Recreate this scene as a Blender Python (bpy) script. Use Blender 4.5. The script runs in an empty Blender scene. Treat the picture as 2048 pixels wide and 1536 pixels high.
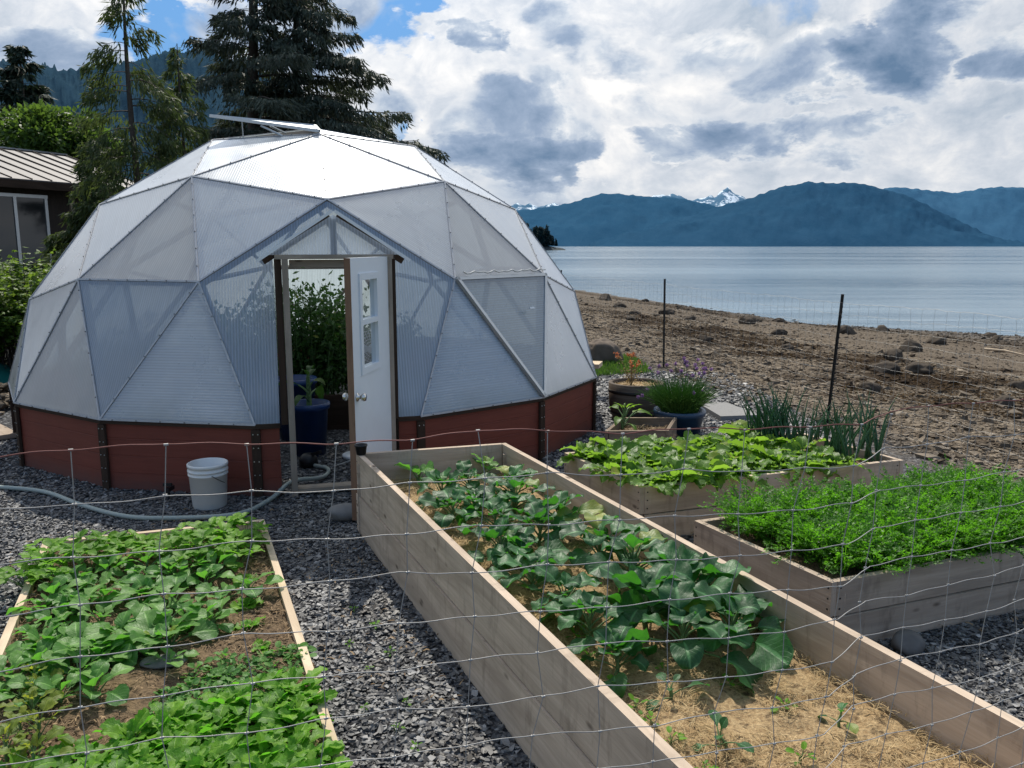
import bpy, math, random
import numpy as np
from mathutils import Vector
rng = np.random.default_rng(11); random.seed(11)
sc = bpy.context.scene
C = sc.collection
TAU = math.tau
R = math.radians

# ------------------------------------------------------------------ material helpers
class NT:
    def __init__(s, name, world=False):
        if world: s.m = bpy.data.worlds.new(name)
        else: s.m = bpy.data.materials.new(name)
        s.m.use_nodes = True; s.t = s.m.node_tree; s.t.nodes.clear()
        s.out = s.t.nodes.new('ShaderNodeOutputWorld' if world else 'ShaderNodeOutputMaterial')
    def n(s, typ, **kw):
        x = s.t.nodes.new('ShaderNode' + typ)
        for k, v in kw.items(): setattr(x, k, v)
        return x
    def put(s, sock, v):
        if v is None: return
        if isinstance(v, bpy.types.NodeSocket): s.t.links.new(v, sock)
        elif sock.type == 'RGBA' and len(v) == 3: sock.default_value = (*v, 1)
        else: sock.default_value = v
    def geo(s): return s.n('NewGeometry').outputs['Position']
    def tc(s, k='Object'): return s.n('TexCoord').outputs[k]
    def uv(s): return s.n('UVMap').outputs[0]
    def attr(s, a): return s.n('Attribute', attribute_name=a).outputs['Fac']
    def mapping(s, v, scale=(1, 1, 1), loc=(0, 0, 0), rot=(0, 0, 0)):
        x = s.n('Mapping'); s.put(x.inputs[0], v); x.inputs['Scale'].default_value = scale
        x.inputs['Location'].default_value = loc; x.inputs['Rotation'].default_value = rot
        return x.outputs[0]
    def noise(s, v, scale=1, detail=4, rough=.55, dist=0, col=False):
        x = s.n('TexNoise'); s.put(x.inputs['Vector'], v); x.inputs['Scale'].default_value = scale
        x.inputs['Detail'].default_value = detail; x.inputs['Roughness'].default_value = rough
        x.inputs['Distortion'].default_value = dist
        return x.outputs['Color' if col else 'Fac']
    def voro(s, v, scale=1, feature='F1', out='Distance', rand=1):
        x = s.n('TexVoronoi', feature=feature); s.put(x.inputs['Vector'], v); x.inputs['Scale'].default_value = scale
        x.inputs['Randomness'].default_value = rand
        return x.outputs[out]
    def ramp(s, f, stops, mode='LINEAR'):
        x = s.n('ValToRGB'); s.put(x.inputs[0], f); r = x.color_ramp; r.interpolation = mode
        while len(r.elements) < len(stops): r.elements.new(.5)
        for e, (p, c) in zip(r.elements, stops):
            e.position = p; e.color = (c, c, c, 1) if isinstance(c, (int, float)) else (*c, 1)
        return x.outputs[0]
    def mix(s, f, a, b, mode='MIX'):
        x = s.n('Mix', data_type='RGBA', blend_type=mode); s.put(x.inputs[0], f); s.put(x.inputs[6], a); s.put(x.inputs[7], b)
        return x.outputs[2]
    def math(s, op, a, b=None, c=None, clamp=False):
        x = s.n('Math', operation=op, use_clamp=clamp)
        for i, v in enumerate((a, b, c)): s.put(x.inputs[i], v)
        return x.outputs[0]
    def sep(s, v):
        x = s.n('SeparateXYZ'); s.put(x.inputs[0], v); return x.outputs
    def comb(s, a, b, c):
        x = s.n('CombineXYZ')
        for i, v in enumerate((a, b, c)): s.put(x.inputs[i], v)
        return x.outputs[0]
    def bump(s, h, strength=.5, dist=.01, nrm=None):
        x = s.n('Bump'); s.put(x.inputs['Height'], h); x.inputs['Strength'].default_value = strength
        x.inputs['Distance'].default_value = dist; s.put(x.inputs['Normal'], nrm); return x.outputs[0]
    def principled(s, col, rough=.7, normal=None, spec=.3, metal=0, **kw):
        x = s.n('BsdfPrincipled'); s.put(x.inputs['Base Color'], col); s.put(x.inputs['Roughness'], rough)
        s.put(x.inputs['Normal'], normal); x.inputs['Specular IOR Level'].default_value = spec
        s.put(x.inputs['Metallic'], metal)
        for k, v in kw.items(): s.put(x.inputs[k], v)
        return x.outputs[0]
    def addmix(s, f, a, b):
        x = s.n('MixShader'); s.put(x.inputs[0], f); s.put(x.inputs[1], a); s.put(x.inputs[2], b); return x.outputs[0]
    def done(s, sh): s.t.links.new(sh, s.out.inputs[0]); return s.m

def plain(name, col, rough=.6, metal=0, spec=.3, nscale=12, var=.25, bump=.15):
    t = NT(name); p = t.tc(); f = t.noise(p, nscale, 5, .6)
    a = tuple(c * (1 - var) for c in col); b = tuple(min(1, c * (1 + var)) for c in col)
    return t.done(t.principled(t.mix(f, a, b), rough, t.bump(f, bump, .004), spec, metal))

def wood(name, c_dark, c_light, stain=.5, rough=.75):
    t = NT(name); uv = t.uv()
    g = t.noise(t.mapping(uv, (2.2, 60, 1)), 1, 6, .62, .6)
    g2 = t.noise(t.mapping(uv, (1.3, 9, 1)), 1, 4, .6, .8)
    col = t.mix(g, c_dark, c_light)
    col = t.mix(t.ramp(g2, [(.38, .55), (.62, 0)]), col, tuple(c * .62 for c in c_dark))
    # vertical water stains and knots
    st = t.noise(t.mapping(uv, (11, 2.6, 1)), 1, 6, .7, .4)
    col = t.mix(t.math('MULTIPLY', t.ramp(st, [(.54, 0), (.80, 1)]), stain), col, tuple(c * .40 for c in c_dark))
    kn = t.voro(t.mapping(uv, (3.2, 7.5, 1)), 1)
    col = t.mix(t.math('MULTIPLY', t.ramp(kn, [(.05, 1), (.13, 0)]), .75), col, (.045, .026, .016))
    rd = t.noise(t.geo(), 2.3, 2); col = t.mix(t.ramp(rd, [(.35, 0), (.75, .35)]), col, tuple(c * .55 for c in c_light))
    return t.done(t.principled(col, rough, t.bump(t.math('ADD', g, t.math('MULTIPLY', g2, .6)), .35, .006), .10))

def leafmat(name, dark, light, trans, tfac=.45, rough=.5, vein=.5, spec=.35):
    t = NT(name); u = t.sep(t.uv()); r = t.attr('rnd')
    col = t.mix(r, dark, light)
    av = t.math('ABSOLUTE', t.math('SUBTRACT', u[1], .5))
    mid = t.ramp(av, [(.0, 1), (.035, .8), (.07, 0)])
    w = t.math('SINE', t.math('SUBTRACT', t.math('MULTIPLY', u[0], 46), t.math('MULTIPLY', av, 40)))
    sv = t.ramp(w, [(.86, 0), (1, 1)])
    v = t.math('MAXIMUM', mid, t.math('MULTIPLY', sv, .5))
    col = t.mix(t.math('MULTIPLY', v, vein), col, tuple(min(1, c * 1.9 + .02) for c in light))
    f = t.noise(t.geo(), 28, 4); col = t.mix(t.ramp(f, [(.3, .45), (.6, 0)]), col, tuple(c * .55 for c in dark))
    if vein: col = t.mix(t.math('MULTIPLY', t.ramp(r, [(.965, 0), (.985, 1)]), t.ramp(t.noise(t.geo(), 9, 3), [(.35, .2), (.65, .8)])), col, (.34, .34, .05))
    nrm = t.bump(t.math('ADD', t.math('MULTIPLY', v, -.6), t.noise(t.geo(), 45, 3)), .45, .006)
    p = t.principled(col, rough, nrm, spec)
    tr = t.n('BsdfTranslucent'); t.put(tr.inputs[0], t.mix(t.math('MULTIPLY', v, .4), t.mix(r, tuple(c * .75 for c in trans), trans), dark)); t.put(tr.inputs[1], nrm)
    return t.done(t.addmix(tfac, p, tr.outputs[0]))

# ------------------------------------------------------------------ mesh helpers
ORG = {}
class MB:
    def __init__(s): s.v = []; s.f = []; s.uvs = []; s.mi = []; s.rn = []; s.nv = 0
    def add(s, verts, faces, uv=None, mat=0, rnd=0.5):
        verts = np.asarray(verts, float).reshape(-1, 3); faces = np.asarray(faces, np.int64)
        s.v.append(verts); s.f.append(faces + s.nv); n = len(verts)
        s.uvs.append(np.zeros((n, 2)) if uv is None else np.asarray(uv, float)[:, :2]); s.mi.append(np.full(len(faces), mat))
        s.rn.append(np.full(n, rnd) if np.isscalar(rnd) else np.asarray(rnd, float)); s.nv += n
    def build(s, name, mats, parent=None, smooth=False, org=None, label=None, flat=False):
        if not isinstance(mats, (list, tuple)): mats = [mats]
        me = bpy.data.meshes.new(name)
        V = np.concatenate(s.v)
        if parent is not None: V = V - np.array(ORG[parent.name])
        elif org is not None: V = V - np.array(org)
        lt = np.concatenate([np.full(len(f), f.shape[1]) for f in s.f]); li = np.concatenate([f.ravel() for f in s.f])
        ls = np.concatenate([[0], np.cumsum(lt)[:-1]])
        me.vertices.add(len(V)); me.vertices.foreach_set('co', V.astype(np.float32).ravel())
        me.loops.add(len(li)); me.loops.foreach_set('vertex_index', li.astype(np.int32))
        me.polygons.add(len(lt)); me.polygons.foreach_set('loop_start', ls.astype(np.int32))
        me.polygons.foreach_set('material_index', np.concatenate(s.mi).astype(np.int32))
        me.polygons.foreach_set('use_smooth', np.full(len(lt), not flat))
        uvl = me.uv_layers.new(name='UVMap'); uvl.data.foreach_set('uv', np.concatenate(s.uvs)[li].astype(np.float32).ravel())
        a = me.attributes.new('rnd', 'FLOAT', 'POINT'); a.data.foreach_set('value', np.concatenate(s.rn).astype(np.float32))
        me.update(calc_edges=True); me.validate()
        for m in mats: me.materials.append(m)
        o = bpy.data.objects.new(name, me); C.objects.link(o)
        if parent is not None: o.parent = parent; ORG[o.name] = ORG[parent.name]
        elif org is not None: o.location = org; ORG[o.name] = tuple(org)
        else: ORG[o.name] = (0, 0, 0)
        if label: o['label'] = label
        return o

def nrmz(v): v = np.asarray(v, float); return v / (np.linalg.norm(v) + 1e-12)
BOXF = [(0, 3, 2, 1), (4, 5, 6, 7), (0, 1, 5, 4), (1, 2, 6, 5), (2, 3, 7, 6), (3, 0, 4, 7)]
def obox(mb, c, ax, ay, az, mat=0, rnd=.5, uvo=None):
    """box from centre and three half-axis vectors; each face gets its own verts with UVs in metres, u along ax"""
    c, ax, ay, az = (np.asarray(q, float) for q in (c, ax, ay, az))
    lx, ly, lz = (np.linalg.norm(q) for q in (ax, ay, az))
    if uvo is None: uvo = rng.uniform(0, 40, 2)
    for (n, a, b, la, lb) in ((az, ax, ay, lx, ly), (ay, ax, az, lx, lz), (ax, ay, az, ly, lz)):
        for sg in (1, -1):
            vs = [c + sg * n - a - b, c + sg * n + a - b, c + sg * n + a + b, c + sg * n - a + b]
            uv = np.array([(-la, -lb), (la, -lb), (la, lb), (-la, lb)]) + uvo
            fl = np.dot(np.cross(a, b), n) * sg
            mb.add(vs, [(0, 1, 2, 3) if fl > 0 else (0, 3, 2, 1)], uv, mat, rnd)
def beam(mb, p0, p1, w, h, up=(0, 0, 1), mat=0, rnd=.5, ext=0):
    p0, p1 = np.asarray(p0, float), np.asarray(p1, float); d = nrmz(p1 - p0); sd = nrmz(np.cross(d, up)); u = np.cross(sd, d)
    obox(mb, (p0 + p1) / 2, (p1 - p0) / 2 + d * ext, sd * w / 2, u * h / 2, mat, rnd)
def tube(mb, pts, rad, n=6, mat=0, rnd=.5, cap=True):
    pts = np.asarray(pts, float); m = len(pts); rad = np.full(m, rad) if np.isscalar(rad) else np.asarray(rad, float)
    tg = np.gradient(pts, axis=0); tg /= np.linalg.norm(tg, axis=1, keepdims=True) + 1e-9
    ref = np.array([0, 0, 1.]) if abs(tg[0][2]) < .9 else np.array([1., 0, 0])
    a = np.cross(tg, ref); a /= np.linalg.norm(a, axis=1, keepdims=True) + 1e-9; b = np.cross(tg, a)
    an = np.arange(n) / n * TAU
    V = pts[:, None] + rad[:, None, None] * (np.cos(an)[None, :, None] * a[:, None] + np.sin(an)[None, :, None] * b[:, None])
    i = np.arange(m - 1)[:, None] * n; j = np.arange(n)[None]; k = (np.arange(n) + 1)[None] % n
    F = np.stack([i + j, i + k, i + n + k, i + n + j], -1).reshape(-1, 4)
    ln = np.concatenate([[0], np.cumsum(np.linalg.norm(np.diff(pts, axis=0), axis=1))])
    uv = np.stack([np.repeat(ln, n), np.tile(an / TAU * .2, m)], 1)
    mb.add(V.reshape(-1, 3), F, uv, mat, rnd)
    if cap:
        mb.add(V[0], [tuple(range(n))], None, mat, rnd); mb.add(V[-1], [tuple(range(n))[::-1]], None, mat, rnd)
def lathe(mb, c, prof, n=28, mat=0, rnd=.5, ell=1.0):
    prof = np.asarray(prof, float); m = len(prof); an = np.arange(n) / n * TAU
    V = np.stack([c[0] + prof[:, :1] * np.cos(an), c[1] + prof[:, :1] * np.sin(an) * ell, c[2] + np.repeat(prof[:, 1:2], n, 1)], -1).reshape(-1, 3)
    i = np.arange(m - 1)[:, None] * n; j = np.arange(n)[None]; k = (np.arange(n) + 1)[None] % n
    F = np.stack([i + j, i + k, i + n + k, i + n + j], -1).reshape(-1, 4)
    uv = np.stack([np.tile(an / TAU * 1.5, m), np.repeat(prof[:, 1], n)], 1)
    mb.add(V, F, uv, mat, rnd)

def thing(name, label, cat, loc=(0, 0, 0), group=None):
    o = bpy.data.objects.new(name, None); C.objects.link(o); o.location = loc; o.empty_display_size = .1
    o['label'] = label; o['category'] = cat
    if group: o['group'] = group
    ORG[o.name] = tuple(loc); return o
def tag(o, label=None, cat=None, group=None, kind=None):
    for k, v in (('label', label), ('category', cat), ('group', group), ('kind', kind)):
        if v: o[k] = v
    return o
def dup(o, loc=None, rz=None, s=None, label=None, group=None):
    c = o.copy(); C.objects.link(c)
    if loc is not None: c.location = loc
    if rz is not None: c.rotation_euler = (0, 0, rz)
    if s is not None: c.scale = (s, s, s)
    if label: c['label'] = label
    if group: c['group'] = group
    for ch in list(o.children):
        d = ch.copy(); C.objects.link(d); d.parent = c
        for g in list(ch.children):
            e = g.copy(); C.objects.link(e); e.parent = d
    return c

# value noise (vectorised)
_tab = rng.random((256, 256))
def vnoise(x, y):
    xi = np.floor(x).astype(int); yi = np.floor(y).astype(int); fx = x - xi; fy = y - yi
    fx = fx * fx * (3 - 2 * fx); fy = fy * fy * (3 - 2 * fy)
    g = lambda a, b: _tab[a % 256, b % 256]
    return (g(xi, yi) * (1 - fx) + g(xi + 1, yi) * fx) * (1 - fy) + (g(xi, yi + 1) * (1 - fx) + g(xi + 1, yi + 1) * fx) * fy
def fbm(x, y, o=4, gain=.5):
    s = 0; a = 1; t = 0
    for k in range(o): s = s + a * vnoise(x * 2 ** k + 17 * k, y * 2 ** k + 31 * k); t += a; a *= gain
    return s / t

# ------------------------------------------------------------------ camera, sun, sky
cam = bpy.data.cameras.new('camera'); co = bpy.data.objects.new('camera', cam); C.objects.link(co)
co.location = (0, 0, 2.07); co.rotation_euler = (R(90 - 9.553), 0, 0)
cam.sensor_width = 36; cam.lens = 1640.1 / 2048 * 36; cam.clip_start = .05; cam.clip_end = 60000
sc.camera = co
SAZ, SEL = R(-10), R(51)
sd = Vector((math.sin(SAZ) * math.cos(SEL), math.cos(SAZ) * math.cos(SEL), math.sin(SEL)))
sun = bpy.data.lights.new('sun', 'SUN'); sun.energy = 5.0; sun.angle = R(.5); sun.color = (1, .94, .83)
so = bpy.data.objects.new('sun', sun); C.objects.link(so); so.rotation_euler = sd.to_track_quat('Z', 'Y').to_euler()
so.location = (0, 0, 30)
sc.view_settings.view_transform = 'Standard'; sc.view_settings.look = 'None'; sc.view_settings.exposure = 0
sc.render.engine = 'CYCLES'
sc.cycles.max_bounces = 8; sc.cycles.transparent_max_bounces = 24; sc.cycles.transmission_bounces = 6; sc.cycles.diffuse_bounces = 4
sc.cycles.caustics_reflective = False; sc.cycles.caustics_refractive = False; sc.cycles.sample_clamp_indirect = 6
sc.cycles.use_denoising = True

w = NT('World', True); sc.world = w.m
sky = w.n('TexSky', sky_type='NISHITA'); sky.sun_disc = False; sky.sun_elevation = SEL; sky.sun_rotation = SAZ
sky.altitude = 0; sky.air_density = 1.2; sky.dust_density = .4; sky.ozone_density = 2
gen = w.tc('Generated'); dx, dy, dz = w.sep(gen)
azi0 = w.math('ARCTAN2', dx, dy); ele0 = w.math('ARCSINE', dz)
wn = w.sep(w.noise(w.mapping(gen, (1, 1, 2.2)), 7, 6, .62, col=True))
azi = w.math('ADD', azi0, w.math('MULTIPLY', w.math('SUBTRACT', wn[0], .5), .34)); ele = w.math('ADD', ele0, w.math('MULTIPLY', w.math('SUBTRACT', wn[1], .5), .14))
# cloud space: azimuth and elevation, flattened towards the horizon like a ceiling of clouds
elp = w.math('POWER', w.math('MAXIMUM', ele0, .002), .82)
cs = w.comb(w.math('MULTIPLY', azi0, 1.0), w.math('MULTIPLY', elp, 1.05), w.math('MULTIPLY', dy, .35))
def blob(az, el, ra, re, soft=1.0):
    a = w.math('DIVIDE', w.math('SUBTRACT', azi, R(az)), R(ra)); b = w.math('DIVIDE', w.math('SUBTRACT', ele, R(el)), R(re))
    d = w.math('ADD', w.math('MULTIPLY', a, a), w.math('MULTIPLY', b, b))
    return w.math('SUBTRACT', 1, w.math('MULTIPLY', d, soft), clamp=True)
def total(bl):
    s_ = bl[0]
    for b in bl[1:]: s_ = w.math('MAXIMUM', s_, b)
    return s_
warp = w.noise(cs, 5, 3, .5, col=True)
wv = w.n('VectorMath', operation='MULTIPLY_ADD'); w.put(wv.inputs[0], warp); wv.inputs[1].default_value = (.10, .10, .10); w.put(wv.inputs[2], cs)
csw = wv.outputs[0]
n1 = w.noise(csw, 4.2, 8, .60)                    # pale high layer
n2a = w.noise(w.mapping(csw, (1, 1.1, 1), (3.1, 1.7, .4)), 3.4, 9, .55)
vb = w.math('MULTIPLY', w.voro(w.mapping(csw, (1, 1.15, 1)), 15), .22)
n2 = w.math('ADD', n2a, w.math('SUBTRACT', .10, vb))   # darker cumulus in front
n3 = w.noise(w.mapping(csw, (1, 1.15, 1), (7, 3, 1)), 15, 8, .62)      # fine mottling
holes = total([blob(-10.5, 14.0, 5.5, 3.2), blob(-21, 12.5, 7, 2.0), blob(-15, 15.5, 4.5, 1.6), blob(-6, 15.2, 4.5, 1.5), blob(-9.5, 7.6, 3, 1.2)])
backs = w.math('MULTIPLY', w.math('LESS_THAN', dy, -.05), .22)
fill = w.math('MULTIPLY', total([blob(16, 8, 22, 9), blob(4, 6, 9, 7)]), .22)
cover = w.math('SUBTRACT', w.math('ADD', w.math('MULTIPLY', n1, 1.25), w.math('ADD', fill, .125)), w.math('MULTIPLY', holes, .40))
cmask = w.ramp(w.math('SUBTRACT', cover, backs), [(.52, 0), (.66, 1)])
base = w.mix(.75, sky.outputs[0], (.55, 2.5, 5.9))
white = w.ramp(w.math('ADD', w.math('MULTIPLY', n3, .62), w.math('MULTIPLY', n1, .45)), [(.36, (3.9, 4.6, 5.5)), (.50, (5.9, 6.3, 6.9)), (.64, (8.6, 8.5, 8.4))])
lay1 = w.mix(cmask, base, white)
darks = total([w.math('MULTIPLY', blob(3.5, 8.6, 15, 3.6), .62), blob(13, 12.6, 16, 3.0), blob(25, 11.6, 7.5, 3.8), blob(33, 11.5, 5, 4), w.math('MULTIPLY', blob(21, 6.6, 4, 1.3), .75), w.math('MULTIPLY', blob(24, 11.4, 6.5, 3.4), 1.7), w.math('MULTIPLY', blob(31.5, 10.6, 4, 2.4), 1.5),
               blob(2, 5.6, 7, 1.6), blob(-29, 10.0, 8, 3.0), blob(13, 6.4, 8, 1.8), blob(-2, 12.8, 3, 1.2)])
dn = w.math('ADD', w.math('MULTIPLY', n2, 1.25), w.math('SUBTRACT', w.math('MULTIPLY', darks, .31), .185))
dmask = w.ramp(dn, [(.49, 0), (.58, 1)])
dcol = w.ramp(w.math('ADD', w.math('MULTIPLY', dn, .62), w.math('MULTIPLY', n3, .46)), [(.50, (8.4, 8.4, 8.4)), (.555, (5.2, 5.8, 6.6)), (.65, (2.9, 3.7, 5.0)), (.80, (1.2, 2.0, 3.2))])
lay2 = w.mix(dmask, lay1, dcol)
hz = w.ramp(ele0, [(0.0, 1), (.10, 0)])
lay2 = w.mix(w.math('MULTIPLY', hz, .35), lay2, (6.6, 7.0, 7.4))
dt = w.n('VectorMath', operation='DOT_PRODUCT'); w.put(dt.inputs[0], gen); dt.inputs[1].default_value = tuple(sd)
glow = w.math('MULTIPLY_ADD', w.math('POWER', w.math('MAXIMUM', dt.outputs['Value'], 0.0), 8), 1.0, 1.0)
lay2 = w.mix(1.0, lay2, w.comb(glow, glow, glow), 'MULTIPLY')
bg = w.n('Background'); w.put(bg.inputs[0], lay2); bg.inputs[1].default_value = .11
w.done(bg.outputs[0])

# ------------------------------------------------------------------ materials
M = {}
M['wood_grey'] = wood('weathered_board', (.42, .32, .235), (.70, .575, .45), .85)
M['wood_old'] = wood('old_grey_board', (.32, .245, .185), (.56, .455, .36), .85)
M['wood_new'] = wood('pale_lumber', (.58, .44, .30), (.76, .62, .45), .12)
M['wood_dark'] = wood('brown_trim_wood', (.035, .022, .016), (.075, .05, .036), .2)
M['wood_frame'] = wood('door_frame_wood', (.27, .22, .17), (.44, .37, .30), .3)
M['wood_edge'] = wood('door_edge_wood', (.20, .11, .07), (.32, .20, .13), .1)
M['barrel'] = wood('dark_barrel_wood', (.075, .055, .04), (.19, .155, .125), .6)
M['planter'] = wood('brown_planter_wood', (.16, .115, .08), (.33, .26, .2), .7)
M['strut'] = wood('strut_wood', (.26, .23, .20), (.42, .38, .34), .2)
t = NT('red_painted_board'); uv = t.uv(); g = t.noise(t.mapping(uv, (3, 40, 1)), 1, 5)
lap = t.ramp(t.math('FRACT', t.math('MULTIPLY', t.sep(t.geo())[2], 6.6)), [(0, 0), (.04, 1), (.96, 1), (1, .3)])
col = t.mix(g, (.17, .042, .026), (.25, .068, .045)); col = t.mix(t.math('MULTIPLY', t.noise(t.geo(), 3, 4), .45), col, (.05, .016, .013))
low = t.ramp(t.sep(t.geo())[2], [(.0, 1), (.16, 0)]); col = t.mix(t.math('MULTIPLY', low, t.noise(t.geo(), 9, 4)), col, (.08, .065, .06))
M['red'] = t.done(t.principled(col, .65, t.bump(t.math('ADD', t.math('MULTIPLY', lap, .8), t.math('MULTIPLY', g, .3)), .5, .008), .25))

def glazing(name, tint, transp, gloss_rough=.2, haze=.5, rib=.024, ref=1.0):
    t = NT(name); u = t.sep(t.uv())
    rb = t.math('SINE', t.math('MULTIPLY', u[0], TAU / rib)); rb01 = t.math('MULTIPLY_ADD', rb, .5, .5)
    stre = t.noise(t.mapping(t.uv(), (38, .7, 1)), 1, 4, .7)
    dirt = t.noise(t.geo(), 1.7, 5, .62)
    nrm = t.bump(t.math('ADD', t.math('MULTIPLY', rb01, .7), t.math('MULTIPLY', stre, .5)), .22, .004)
    wave = t.bump(t.noise(t.geo(), 1.4, 2), .30, .06, nrm)
    oi = t.n('ObjectInfo').outputs['Random']
    tcol = t.mix(t.math('MULTIPLY', rb01, .60), tint, tuple(c * .60 for c in tint))
    tcol = t.mix(t.ramp(stre, [(.42, .42), (.62, 0)]), tcol, tuple(c * .66 for c in tint))
    low = t.ramp(t.math('SUBTRACT', t.sep(t.geo())[2], t.math('MULTIPLY', dirt, .35)), [(.40, .8), (.62, 0)]); tcol = t.mix(low, tcol, tuple(c * k for c, k in zip(tint, (.42, .44, .40))))
    tcol = t.mix(oi, tcol, t.mix(1.0, tcol, (.70, .79, .90), 'MULTIPLY'))
    tl = t.n('BsdfTranslucent'); t.put(tl.inputs[0], tcol); t.put(tl.inputs[1], nrm)
    df = t.n('BsdfDiffuse'); t.put(df.inputs['Color'], tcol); t.put(df.inputs['Normal'], nrm)
    body = t.addmix(.26, tl.outputs[0], df.outputs[0])
    tp = t.n('BsdfTransparent'); tp.inputs[0].default_value = (.92, .95, .97, 1)
    tf = t.math('MULTIPLY', t.math('ADD', t.math('MULTIPLY', oi, .6), .7), t.math('MULTIPLY_ADD', rb01, .5, .75))
    tf = t.math('MULTIPLY', tf, t.math('MULTIPLY_ADD', dirt, 1.2, .4)); tf = t.math('MULTIPLY', tf, transp)
    body = t.addmix(tf, body, tp.outputs[0])
    gl = t.n('BsdfGlossy'); t.put(gl.inputs[0], (.93, .96, 1)); t.put(gl.inputs['Roughness'], t.math('MULTIPLY_ADD', dirt, .25, gloss_rough)); t.put(gl.inputs['Normal'], wave)
    fc = t.n('LayerWeight'); fc.inputs[0].default_value = .5; f4 = t.math('POWER', fc.outputs['Facing'], 2.6)
    return t.done(t.addmix(t.math('MULTIPLY', t.math('MULTIPLY_ADD', f4, .62, .085), ref, clamp=True), body, gl.outputs[0]))
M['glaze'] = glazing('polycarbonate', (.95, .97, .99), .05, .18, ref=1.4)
M['glaze_back'] = glazing('polycarbonate_painted_shade', (.64, .68, .66), .05, .2, ref=1.0)  # same sheet, tint darkened so the far side looks dimly lit
M['glaze_dim'] = glazing('polycarbonate_painted_dim', (.40, .40, .41), .22, .2, ref=1.3)  # same sheet, dark tint stands in for missing backlight
M['glaze_warm'] = glazing('polycarbonate_painted_grey_light', (.70, .69, .70), .10, .2, ref=1.3)  # same sheet, grey tint paints the weaker light on these facets
M['glaze_cool'] = glazing('polycarbonate_painted_sky', (.90, .93, .97), .05, .16, ref=1.7)  # same sheet, cool tint helps paint the reflected sky
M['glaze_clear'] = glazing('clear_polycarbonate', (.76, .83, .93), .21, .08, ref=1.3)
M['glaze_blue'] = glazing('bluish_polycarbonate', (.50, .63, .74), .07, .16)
M['tape'] = plain('grey_seam_tape', (.44, .44, .45), .5, 0, .4, 30, .3); M['screw'] = plain('dull_screw_head', (.16, .16, .16), .6)
M['alu'] = plain('aluminium', (.5, .52, .53), .35, .7, .5, 20, .12, .05)
M['steel'] = plain('brushed_steel', (.62, .6, .56), .25, 1, .5, 20, .1, .03)
M['white'] = plain('white_painted_steel', (.70, .74, .78), .35, 0, .45, 6, .06, .03)
M['trim_white'] = plain('white_trim', (.72, .73, .73), .45, 0, .4, 9, .1, .05)
M['bucket'] = plain('white_plastic', (.66, .66, .64), .4, 0, .4, 7, .1, .05)
M['black'] = plain('black_plastic', (.012, .012, .014), .45, 0, .4, 20, .2)
M['dark_metal'] = plain('dark_green_post_paint', (.018, .017, .015), .55, .2, .4, 30, .4)
M['bluepot'] = plain('blue_plastic', (.012, .045, .15), .35, 0, .5, 8, .25, .05)
M['bluepot2'] = plain('blue_glazed_pot', (.018, .05, .10), .3, 0, .5, 8, .3, .05)
M['bark'] = plain('grey_bark', (.075, .06, .05), .9, 0, .2, 40, .5, .6)
M['soil'] = None
t = NT('galvanised_wire'); f = t.noise(t.geo(), 18, 3)
M['wire'] = t.done(t.principled(t.mix(f, (.27, .265, .255), (.42, .41, .39)), .5, None, .4, .4))
M['rust'] = plain('rusty_wire', (.22, .085, .07), .6, .2, .4, 25, .5)
M['stone'] = plain('grey_river_stone', (.19, .18, .17), .7, 0, .3, 14, .3, .3)
M['darkstone'] = plain('dark_slate_stone', (.11, .105, .10), .65, 0, .35, 16, .4, .3)
M['hose'] = plain('grey_green_rubber', (.30, .34, .31), .5, 0, .35, 60, .2, .3)
M['cord'] = plain('white_cable', (.5, .5, .48), .5)
M['slab'] = plain('concrete_slab', (.22, .215, .21), .85, 0, .2, 30, .2, .3)
M['glass'] = None
t = NT('window_glass'); tp = t.n('BsdfTransparent'); tp.inputs[0].default_value = (.75, .8, .82, 1)
gl = t.n('BsdfGlossy'); gl.inputs['Roughness'].default_value = .03; fr = t.n('LayerWeight'); fr.inputs[0].default_value = .25
M['glass'] = t.done(t.addmix(t.math('MULTIPLY_ADD', fr.outputs['Facing'], .45, .06), tp.outputs[0], gl.outputs[0]))
t = NT('metal_roof'); f = t.noise(t.mapping(t.uv(), (1, 6, 1)), 3, 4)
M['roof'] = t.done(t.principled(t.mix(f, (.12, .108, .105), (.165, .15, .147)), .6, t.bump(f, .1, .01), .3, .0))
t = NT('dark_siding'); u = t.sep(t.uv()); f = t.noise(t.mapping(t.uv(), (30, 1.5, 1)), 1, 5)
M['siding'] = t.done(t.principled(t.mix(f, (.028, .02, .016), (.06, .044, .034)), .8, t.bump(t.math('ADD', f, t.ramp(t.math('FRACT', t.math('MULTIPLY', u[0], 5)), [(0, 0), (.1, 1)])), .5, .02)))

# foliage
M['collard'] = leafmat('collard_leaf', (.010, .060, .020), (.058, .165, .055), (.08, .36, .025), .36, .48, .8, .36)
M['chard'] = leafmat('light_green_leaf', (.065, .17, .016), (.15, .29, .03), (.26, .48, .04), .55, .42, .6)
M['cabbage'] = leafmat('cabbage_leaf', (.06, .20, .035), (.19, .37, .085), (.15, .46, .04), .48, .46, .5)
M['mustard'] = leafmat('mustard_leaf', (.07, .22, .012), (.21, .42, .03), (.16, .52, .03), .52, .5, .4)
M['berry'] = leafmat('strawberry_leaf', (.09, .23, .018), (.22, .42, .035), (.24, .58, .04), .52, .5, .5)
M['yellowleaf'] = leafmat('yellow_green_leaf', (.08, .16, .02), (.22, .28, .03), (.40, .46, .04), .5, .5, .4)
M['carrot'] = leafmat('carrot_frond', (.035, .13, .010), (.115, .28, .025), (.17, .50, .02), .45, .5, .0)
M['scallion'] = leafmat('scallion_leaf', (.045, .12, .06), (.10, .20, .095), (.12, .3, .08), .28, .4, .0)
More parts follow.
